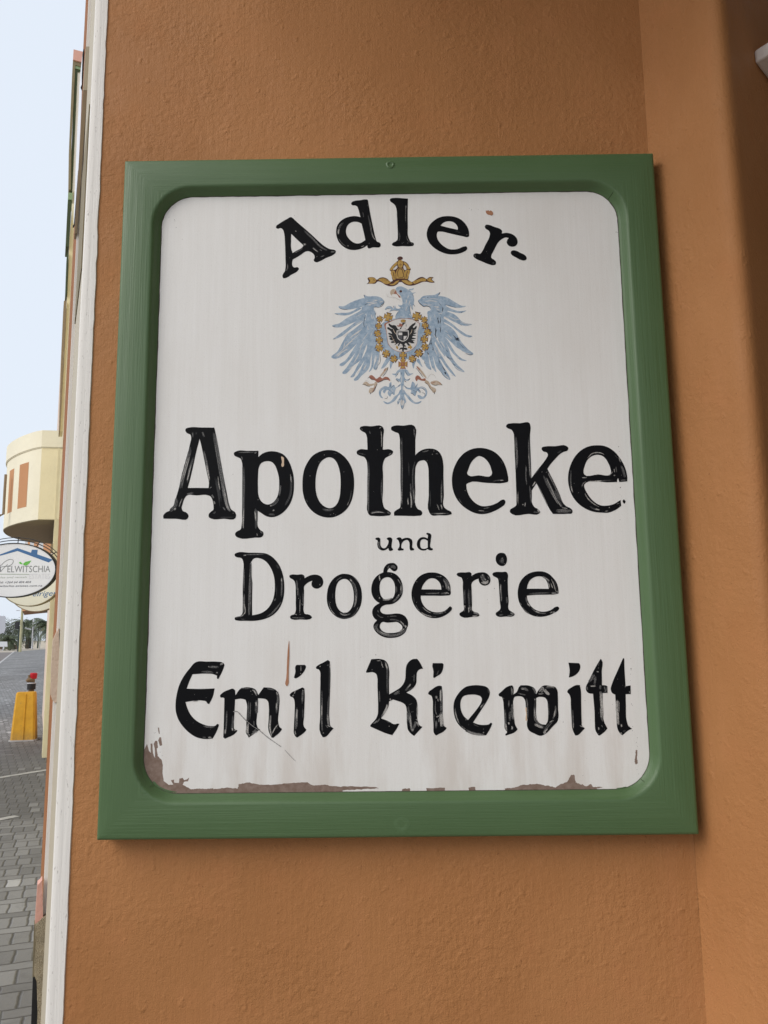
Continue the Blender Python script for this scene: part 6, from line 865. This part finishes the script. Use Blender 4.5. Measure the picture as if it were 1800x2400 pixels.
# orange recessed panels on the curved front
def on_front(px, py):
    """first hit of the sight line with the curved front"""
    d = ray(px, py); best = None
    for a, b in zip(plan_b, plan_b[1:]):
        ax, ay = a[0]-CP.x, a[1]-CP.y; ex_, ey_ = b[0]-a[0], b[1]-a[1]; det = d.x*(-ey_)-d.y*(-ex_)
        if abs(det) < 1e-9: continue
        t = (ax*(-ey_)-ay*(-ex_))/det; s = (d.x*ay-d.y*ax)/det
        if t > 0 and -.01 <= s <= 1.01 and (best is None or t < best): best = t
    return CP+d*best if best else None
for (xa, xb, ya, yb, ya2, yb2) in ((46.5, 67.5, 1090, 1084.5, 1191, 1184.5), (23, 33.5, 1104, 1097, 1198.5, 1195), (14.2, 16.0, 1112, 1109, 1202, 1201)):
    cols_ = []
    for i in range(7):
        u_ = i/6; px = xa+(xb-xa)*u_
        tp = on_front(px, ya+(yb-ya)*u_); bt = on_front(px-3.5, ya2+(yb2-ya2)*u_) 
        if tp is None: continue
        cols_.append((tp.x, tp.y))
    tp = on_front(xa, ya); bt = on_front(xa-4, ya2)
    if len(cols_) < 3 or tp is None: continue
    zt_, zb_ = tp.z, tp.z-(at(137, 1190, DP).z and .98*(zcor-zb)*.64)
    mb = MB(); g2 = grow(cols_, 0); 
    outw = []
    for p in cols_:
        q = Vector((CP.x, CP.y))-Vector(p); q.normalize(); outw.append((p[0]+q.x*.006, p[1]+q.y*.006))
    mb.prism(outw+[(p[0]+FD.x*.004, p[1]+FD.y*.004) for p in cols_[::-1]], zb_, zt_); mb.link('panel', [M_opanel], nb)
# shade under the bay built as a dark block, thin awning arm at its left
mb = MB(); a, b = at(118.5, 1285, DP+.05), at(134, 1285, DP+.05); mb.prism([(a.x, a.y), (b.x, b.y), (b.x+FD.x*.2, b.y+FD.y*.2), (a.x+FD.x*.2, a.y+FD.y*.2)], at(120, 1293, DP).z, at(120, 1274, DP).z); mb.link('bay_shade', [M_taupe], nb)
mb = MB(); mb.tube([at(-14, 1211, DP+1), at(0, 1208, DP+1), at(8, 1205, DP+1.0), at(11, 1150, DP+1.0), at(13.5, 1112, DP+1)], .022, 6); mb.link('bracket', [M_taupe], nb)
# upper windows further along: projecting surrounds seen edge-on, pink cap on the tallest
DU = DP*.72
up = empty('green_window_bay', at(165, 1500, DU)*1, 'tall green window surround with pink cap high on the street front', 'window bay')
up.location.z = 0
def slab(name, poly, D, mat, dep=.30, parent=up):
    pts = [at(x, y, D) for x, y in poly]; n = len(pts); off = Vector((FD.x, FD.y, 0))*dep; mb = MB()
    mb.add(pts+[p+off for p in pts], [list(range(n))[::-1], list(range(n, 2*n))]+[[(i+1) % n, i, i+n, (i+1) % n+n] for i in range(n)][::-1]); return mb.link(name, [mat], parent)
slab('cap', [(172.5, 115.5), (196, 121.5), (194, 146), (171.2, 139.5)], DU, M_pink, .4)
slab('outer_frame', [(171, 140), (196, 146.5), (196, 158), (176.5, 152), (168, 330), (166, 444), (161.3, 444), (163, 330)], DU+.02, M_olive)
slab('top_rail', [(177, 148.5), (198, 153), (197, 165), (176, 160)], DU+.03, M_ltgreen)
slab('green_stile', [(176, 160.5), (188, 163), (186, 170), (182, 167), (174.8, 330), (169.5, 449), (166, 448), (169.5, 330)], DU+.04, M_dkgreen)
slab('cream_stile', [(182, 167), (190, 169), (188, 300), (180, 449), (169.5, 449), (176, 300)], DU+.05, M_bead)
slab('sill', [(160, 451), (170.5, 452), (169.5, 468), (159.5, 467.5)], DU+.01, M_ltgreen)
slab('lower_frame', [(159.3, 469), (168, 470), (165.5, 520), (161.8, 578), (154, 577)], DU+.02, M_dkgreen)
slab('lower_frame', [(157, 592), (161, 592), (157, 690), (153.4, 690)], DU+.02, M_dkgreen)
slab('lower_frame', [(149.7, 705), (156, 705), (154, 760), (150, 830), (147, 900), (140.5, 1010), (138.5, 1010), (144, 830)], DU+.02, M_taupe)
slab('cream_stile', [(168.5, 488), (171.5, 525), (172.5, 520), (173, 560), (164, 700), (155, 850), (147.5, 1010), (140.8, 1010), (150, 850), (157.3, 700), (162.3, 580), (166, 525)], DU+.06, M_cream)
# ------------------------------------------------------------------ oval hanging signs
DO = 11.0
def ellipse(c, a, b, n=48): return [(c[0]+a*math.cos(6.28318*i/n), c[1]+b*math.sin(6.28318*i/n)) for i in range(n)]
FONT_OBJS = []
def text_mesh(body, size, shear=0, sx=1.0):
    cu = bpy.data.curves.new('txt', 'FONT'); cu.body = body; cu.size = size; cu.shear = shear; cu.align_x = 'LEFT'; cu.resolution_u = 3
    ob = bpy.data.objects.new('txt', cu); COL.objects.link(ob); dg = bpy.context.evaluated_depsgraph_get(); dg.update()
    me = bpy.data.meshes.new_from_object(ob.evaluated_get(dg)); v = [(p.co.x*sx, p.co.y) for p in me.vertices]; f = [list(p.vertices) for p in me.polygons]
    bpy.data.objects.remove(ob); bpy.data.curves.remove(cu); bpy.data.meshes.remove(me); return v, f
def oval(name, cpx, cpy, apx, bpx, D, face, rim, label, tilt=0):
    c = at(cpx, cpy, D); s = (D/1900)*1.10
    base_ = empty('oval_sign', c, label, 'hanging sign', 'oval signs hung across the pavement')
    ux = u.copy(); uz = Vector((0, 0, 1)); fwd = Vector((-u.y, u.x, 0))
    P = lambda x, z, d=0: c+ux*(x*s)+uz*(z*s)+fwd*d
    mb = MB(); E1 = ellipse((0, 0), apx, bpx, 64); n = 64
    def ring(sc_, d): return [P(x*sc_, z*sc_, d) for x, z in E1]
    r = [ring(1, .05), ring(1.0, -.02), ring(.985, -.032), ring(.965, -.024)]; vv = [p for q in r for p in q]
    ff = [[i*n+j, i*n+(j+1) % n, (i+1)*n+(j+1) % n, (i+1)*n+j] for i in range(3) for j in range(n)]
    mb.add(vv, ff); mb.link('rim', [rim], base_, 40)
    mb = MB(); mb.add(ring(.968, -.020), [list(range(n))[::-1]]); mb.link('face', [face], base_)
    return base_, P, s
o1, P1, s1 = oval('oval_sign', 30, 1336.5, 86.5, 53.2, DO, M_signw, M_blackm, 'nearest white oval hanging sign with blue roof line and grey lettering')
def flat_poly(parent, P, poly, cpx, cpy, mat, name, d=-.0215):
    mb = MB(); pts = [P(x-cpx, cpy-y, d) for x, y in poly]; pts2 = [(x-cpx, cpy-y) for x, y in poly]
    t = tessellate_polygon([[Vector((a, b, 0)) for a, b in pts2]]); mb.add(pts, [list(q) for q in t]); return mb.link(name, [mat], parent)
Z7 = lambda l: [(x/11.06, 1270+y/11.06) for x, y in l]
flat_poly(o1, P1, Z7([(0, 415), (420, 260), (715, 365), (735, 300), (858, 305), (850, 400), (1190, 522), (1105, 580), (425, 325), (0, 440), (-600, 640), (-600, 610)]), 30, 1336.5, M_logo, 'roof_logo')
flat_poly(o1, P1, Z7([(575, 635), (560, 600), (610, 560), (735, 535), (690, 600), (640, 640)]), 30, 1336.5, M_leafg, 'leaf_logo'); flat_poly(o1, P1, Z7([(470, 570), (500, 558), (555, 605), (545, 615), (490, 605)]), 30, 1336.5, M_leafg, 'leaf_logo')
flat_poly(o1, P1, Z7([(-500, 800), (700, 822), (700, 840), (-500, 818)]), 30, 1336.5, M_line, 'line')
def put_text(parent, P, cpx, cpy, body, x0, y0, x1, hpx, mat, shear=0, slope=0.0, d=-.0215):
    v, f = text_mesh(body, 1.0, shear); xs = [p[0] for p in v]; ys = [p[1] for p in v]; kx = (x1-x0)/(max(xs)-min(xs)); ky = hpx/(max(ys))
    pts = [P(x0-cpx+(a-min(xs))*kx, cpy-y0+b*ky-slope*(a-min(xs))*kx, d) for a, b in v]
    mb = MB(); mb.add(pts, f); return mb.link('lettering', [mat], parent)
put_text(o1, P1, 30, 1336.5, 'ELWITSCHIA', 21, 1340.5, 104, 12.5, M_ink, 0, .008)
put_text(o1, P1, 30, 1336.5, 'ESTATES', 64, 1353.5, 104, 9.5, M_galv, 0, .0)
put_text(o1, P1, 30, 1336.5, 'Tel: +264 64 404 404', 5, 1362, 68, 4.2, M_ink2, .25)
put_text(o1, P1, 30, 1336.5, 'www.welwitschia-estates.com.na', -25, 1368.8, 90, 3.8, M_ink2, .25)
put_text(o1, P1, 30, 1336.5, 'for expert sales and rentals', -38, 1352, 60, 3.6, M_line, .25)
mb = MB()
def sw(pts, wpx):
    pp = [Vector(P1(x/11.06-30, 1336.5-1270-y/11.06, -.022)) for x, y in pts]; line = spline([(p.x, p.z, False) for p in pp], 5, False)
    yy = pp[0].y; n = len(line)
    # ribbon in the sign's own plane
    for i in range(n-1):
        a, b = line[i], line[i+1]; dx, dz = b[0]-a[0], b[1]-a[1]; L = math.hypot(dx, dz) or 1; nx, nz = -dz/L*wpx*s1/11.06/2, dx/L*wpx*s1/11.06/2
        q = []
        for X_, Z_ in ((a[0]-nx, a[1]-nz), (b[0]-nx, b[1]-nz), (b[0]+nx, b[1]+nz), (a[0]+nx, a[1]+nz)):
            t_ = (X_-pp[0].x)/u.x; q.append((X_, pp[0].y+u.y*t_, Z_))
        mb.add(q, [[0, 1, 2, 3]])
sw([(-120, 560), (-40, 520), (30, 560), (60, 650), (90, 770)], 26); sw([(90, 770), (150, 690), (230, 610)], 10); sw([(-60, 770), (80, 640), (180, 545), (270, 505), (340, 520), (340, 580), (290, 630), (220, 650), (120, 660), (20, 700)], 11)
mb.link('lettering', [M_ink], o1)
# wrought iron scroll over the sign
mb = MB(); arc = [P1(86.5*1.07*math.cos(math.radians(a)), 53.2*1.10*math.sin(math.radians(a)), .01) for a in range(20, 161, 6)]
mb.tube(arc, .006, 5); arc2 = [P1(86.5*1.13*math.cos(math.radians(a)), 53.2*1.20*math.sin(math.radians(a)), .01) for a in range(20, 161, 6)]; mb.tube(arc2, .005, 5)
for a in (33, 60, 86, 112, 140):
    ca, sa = math.cos(math.radians(a)), math.sin(math.radians(a)); mb.tube([P1(86.5*ca, 53.2*sa, .01), P1(86.5*1.14*ca, 53.2*1.22*sa, .01)], .006, 5)
mb.link('iron_scroll', [M_blackm], o1)
o2, P2, s2_ = oval('oval_sign', 72, 1357, 62, 53.5, DO+2.0, M_signc, M_olive, 'cream oval sign with dark blue lettering half hidden behind the estate agent sign')
put_text(o2, P2, 72, 1357, 'efrigeration', 79, 1391, 160, 10.5, M_logo, .3, -.02)
flat_poly(o2, P2, [(102, 1371), (106, 1370), (109, 1373), (105, 1376), (101, 1375)], 72, 1357, M_logo, 'drop_logo')
o3, P3, s3_ = oval('oval_sign', 88, 1380, 55, 45, DO+3.6, M_signc, M_taupe, 'lowest and farthest of the oval signs, cream, showing below the lettered one')
put_text(o3, P3, 88, 1380, 'cafe', 101, 1406, 122, 6, M_ink2, .2)
# canopy slab behind the ovals
cz = onz
cn = empty('shop_canopy', at(100, 1428, 24), 'flat cream shop canopy below the oval signs', 'canopy')
def slab2(name, poly, D, mat, dep, parent):
    return slab(name, poly, D, mat, dep, parent)
slab2('canopy_slab', [(80, 1425), (124, 1425), (124, 1430.5), (87, 1430.5), (86, 1427.5), (80, 1427)], 24, M_olive, 1.5, cn); slab2('fascia', [(80, 1424), (124, 1421), (124, 1425.4), (80, 1425.4)], 23.9, M_cream, .2, cn)
# orange and white house beyond the bay
fb_ = empty('striped_house', at(92, 1500, 42), 'orange house with white pilasters between the bay and the oval sign', 'building'); fb_.location.z = 0
a, b = at(60, 1300, 42), at(122, 1300, 38)
mb = MB(); mb.prism([(a.x, a.y), (b.x, b.y), (b.x+FD.x*6, b.y+FD.y*6), (a.x+FD.x*6, a.y+FD.y*6)], 3.2, at(80, 1268, 42).z); mb.link('wall', [M_opanel], fb_)
for x0, x1 in ((58.5, 65), (70.5, 79.5), (90.5, 101.5)):
    slab('white_pilaster', [(x0, 1268), (x1, 1268), (x1, 1325), (x0, 1325)], 37.8, M_bead, .1, fb_)
# ------------------------------------------------------------------ end of the street
def base_at(px, py): return onz(px, py, 0)
def dist(p): return math.hypot(p.x-CP.x, p.y-CP.y)
def post(name, px, py_base, py_top, wpx, mat, label, cat, parts=None, D=None):
    b = base_at(px, py_base) if D is None else at(px, py_base, D)
    D = dist(b); e = empty(name, (b.x, b.y, 0), label, cat); s = D/1900*1.09
    mb = MB(); mb.tube([(b.x, b.y, 0), (b.x, b.y, at(px, py_top, D).z)], [wpx*s/2, wpx*s*.36], 10); mb.link('pole', [mat], e, 40)
    return e, D, s
lp, DL, sl = post('lamp_post', 46.8, 1528, 1386, 5.4, M_pole, 'tall cream lamp post standing at the end of the pavement', 'lamp post')
mb = MB(); mb.tube([at(47, 1431, DL), at(38, 1430.5, DL)], .09, 6); mb.link('lamp_arm', [M_galv], lp)
tl, DT, s_t = post('traffic_signal', 41.8, 1527, 1470, 3.0, M_dkpole, 'dark traffic signal post with black head left of the cream lamp post', 'traffic light')
mb = MB(); p = at(40.5, 1466, DT); r_ = 3.6*s_t; mb.box((p.x-r_, p.y-r_*.6, at(40, 1474, DT).z), (p.x+r_, p.y+r_*.6, at(40, 1457, DT).z)); o = mb.link('signal_head', [M_darkbox], tl); bb = o.modifiers.new('bevel', 'BEVEL'); bb.width = .1; bb.segments = 2
gp, DG, sg = post('sign_post', 88, 1519.5, 1465, 2.6, M_dkpole, 'dark green post with two small blank boards near the palms', 'sign post')
slab('board', [(80, 1464.5), (86.5, 1464.5), (86.5, 1475.5), (80, 1475.5)], DG, M_galv, .15, gp); slab('board', [(90, 1466), (95, 1466), (95, 1474.5), (90, 1474.5)], DG, M_galv, .15, gp)
rs_ = empty('red_sign', at(98.5, 1519, DG), 'small red and white round sign beside the dark green post', 'road sign'); rs_.location.z = 0
mb = MB(); p = at(98, 1473, DG); rr = 4.6*sg
mb.tube([p-Vector((FD.x, FD.y, 0))*.06, p+Vector((FD.x, FD.y, 0))*.06], rr, 20); mb.link('disc', [M_red], rs_)
mb = MB(); p2 = at(96.3, 1473, DG-.2); mb.tube([p2, p2+Vector((FD.x, FD.y, 0))*.05], rr*.55, 16); mb.link('white_band', [M_signw], rs_)
mb = MB(); pb2 = at(95, 1478, DG); mb.tube([(pb2.x, pb2.y, 0), (pb2.x, pb2.y, at(95, 1470, DG).z)], .12, 8); mb.link('pole', [M_galv], rs_)
wp, DW, sw_ = post('white_mast', 75, 1521, 1449, 3.6, M_galv, 'slim white mast in front of the middle palm', 'mast')
mb = MB(); mb.tube([at(58, 1472, DW), at(73.5, 1475.5, DW)], .22, 6); mb.link('arm', [M_galv], wp)
# walls and cabinets
def blockp(name, x0, x1, yb, yt, D, mat, label, cat, dep=.6):
    a, b = at(x0, yb, D), at(x1, yb, D); e = None
    mb = MB(); zt_ = at((x0+x1)/2, yt, D).z; dx = Vector((FD.x, FD.y))*dep
    mb.prism([(a.x, a.y), (b.x, b.y), (b.x+dx.x, b.y+dx.y), (a.x+dx.x, a.y+dx.y)], 0, zt_)
    o = mb.link(name, [mat]); tag(o, label, cat); return o
DB = dist(base_at(65, 1520))
o = blockp('dark_cabinet', 58.5, 73.5, 1520, 1494, DB, M_darkbox, 'black cabinet standing in front of the middle palm', 'cabinet', 1.2); bb = o.modifiers.new('bevel', 'BEVEL'); bb.width = .15; bb.segments = 2
blockp('garden_wall', -10, 41, 1523, 1511, DB*.93, M_bwall, 'low brown wall across the street left of the lamp post', 'wall')
blockp('beach_wall', 20, 125, 1518, 1502, DB*1.12, M_pwall, 'long pale wall closing the end of the street', 'wall', 1)
ub = empty('utility_box', at(8, 1511, DB*.8), 'white box on a bent pale stand at the left end of the street', 'box'); ub.location.z = 0
o = slab('box', [(0.5, 1505), (15.5, 1505), (16, 1514.5), (0.5, 1514.5)], DB*.8, M_signw, .8, ub); bb = o.modifiers.new('bevel', 'BEVEL'); bb.width = .12; bb.segments = 2
mb = MB(); mb.tube([at(9, 1514, DB*.8), at(8, 1521, DB*.8), (at(5, 1527, DB*.8).x, at(5, 1527, DB*.8).y, 0)], .16, 6); mb.link('stand', [M_galv], ub)
hb = empty('hanging_board', at(3, 1463, 60), 'pale grey board sticking in at the left edge above the bushes', 'board')
o = slab('board', [(-12, 1448), (7.6, 1448), (7.8, 1474), (6, 1479.5), (-12, 1481)], 60, M_galv, .25, hb); bb = o.modifiers.new('bevel', 'BEVEL'); bb.width = .12; bb.segments = 2
mb = MB(); p = at(-6, 1463, 60.2); mb.tube([(p.x, p.y, 0), (p.x, p.y, at(-6, 1450, 60).z)], .12, 8); mb.link('pole', [M_galv], hb)
# palms
def palm(px, py_base, py_crown, D, Rm_, label, seed, nf=46):
    rnd = random.Random(seed); b = at(px, py_base, D); c = at(px, py_crown, D); e = empty('palm_tree', (b.x, b.y, 0), label, 'palm tree', 'palms at the end of the street')
    mb = MB(); pts = []; rad = []
    for i in range(9):
        t = i/8; pts.append((b.x+.12*math.sin(t*3)*1, b.y, c.z*t)); rad.append(.42-.12*t+(.16 if t > .85 else 0)+(.03 if i % 2 else 0))
    mb.tube(pts, rad, 10); mb.link('trunk', [M_bark], e, 60)
    V_ = []; F_ = []
    for k_ in range(nf):
        az = rnd.uniform(0, 6.283); el = rnd.uniform(-.5, 1.25); L = Rm_*rnd.uniform(.8, 1.08); dh = Vector((math.cos(az), math.sin(az), 0)); pos = Vector(c); ang = el; segs = 10; spine = [pos.copy()]
        for i in range(segs):
            pos = pos+(dh*math.cos(ang)+Vector((0, 0, math.sin(ang))))*(L/segs); ang -= .17+.06*(el > .6); spine.append(pos.copy())
        for i in range(1, segs+1):
            a = spine[i-1]; t = (spine[i]-a).normalized(); side = t.cross(Vector((0, 0, 1))); side = side.normalized() if side.length > .05 else Vector((1, 0, 0)); dn = side.cross(t)
            for sub in (0, .5):
                o_ = a+(spine[i]-a)*sub; ll = Rm_*.26*math.sin(math.pi*min(1, (i+sub)/segs*.86+.12))
                for sg_ in (-1, 1):
                    tip = o_+side*sg_*ll*.80+t*ll*.55-Vector((0, 0, 1))*ll*rnd.uniform(.15, .5); q = len(V_); wv = t*.055*Rm_/3
                    V_.extend([o_-wv, o_+wv, tip]); F_.append([q, q+1, q+2])
            q = len(V_); wv = side*.03; V_.extend([a-wv, a+wv, spine[i]+wv, spine[i]-wv]); F_.append([q, q+1, q+2, q+3])
    link('crown', V_, F_, [M_frond], e)
    return e
palm(63.5, 1519, 1468, DB*.97, 7.0, 'middle palm with a full drooping crown behind the black cabinet', 3)
palm(117, 1519, 1469, DB*.92, 7.0, 'palm half hidden behind the cream pilaster', 5)
palm(22, 1519, 1500, DB*.85, 4.2, 'short palm with spiky fronds beside the round bush', 9, 34)
def bush(px, py_b, py_c, D, rx, rz, label, seed):
    rnd = random.Random(seed); b = at(px, py_b, D); c = at(px, py_c, D); e = empty('bush', (b.x, b.y, 0), label, 'tree')
    mb = MB(); mb.tube([(b.x, b.y, 0), (b.x, b.y, c.z*.6), (c.x+.3, c.y, c.z)], [.35, .25, .1], 8); mb.link('trunk', [M_bark], e)
    V_ = []; F_ = []
    cl = [Vector((rnd.gauss(0, .45), rnd.gauss(0, .45), rnd.gauss(0, .40))) for _ in range(26)]
    for i in range(5200):
        q = rnd.choice(cl)+Vector((rnd.gauss(0, .2), rnd.gauss(0, .2), rnd.gauss(0, .2)))
        p = Vector((c.x+q.x*rx, c.y+q.y*rx, c.z+q.z*rz)); 
        if p.z < .3: continue
        n_ = Vector((rnd.uniform(-1, 1), rnd.uniform(-1, 1), rnd.uniform(-.4, 1))).normalized(); a = n_.orthogonal().normalized(); bb_ = n_.cross(a); s = rnd.uniform(.10, .24); k_ = len(V_)
        V_.extend([p-a*s, p+bb_*s*.45, p+a*s, p-bb_*s*.45]); F_.append([k_, k_+1, k_+2, k_+3])
    link('crown', V_, F_, [M_bush], e)
bush(9, 1519, 1487, DB*.88, 4.6, 4.0, 'round dark tree at the left edge under the pale grey board', 21)
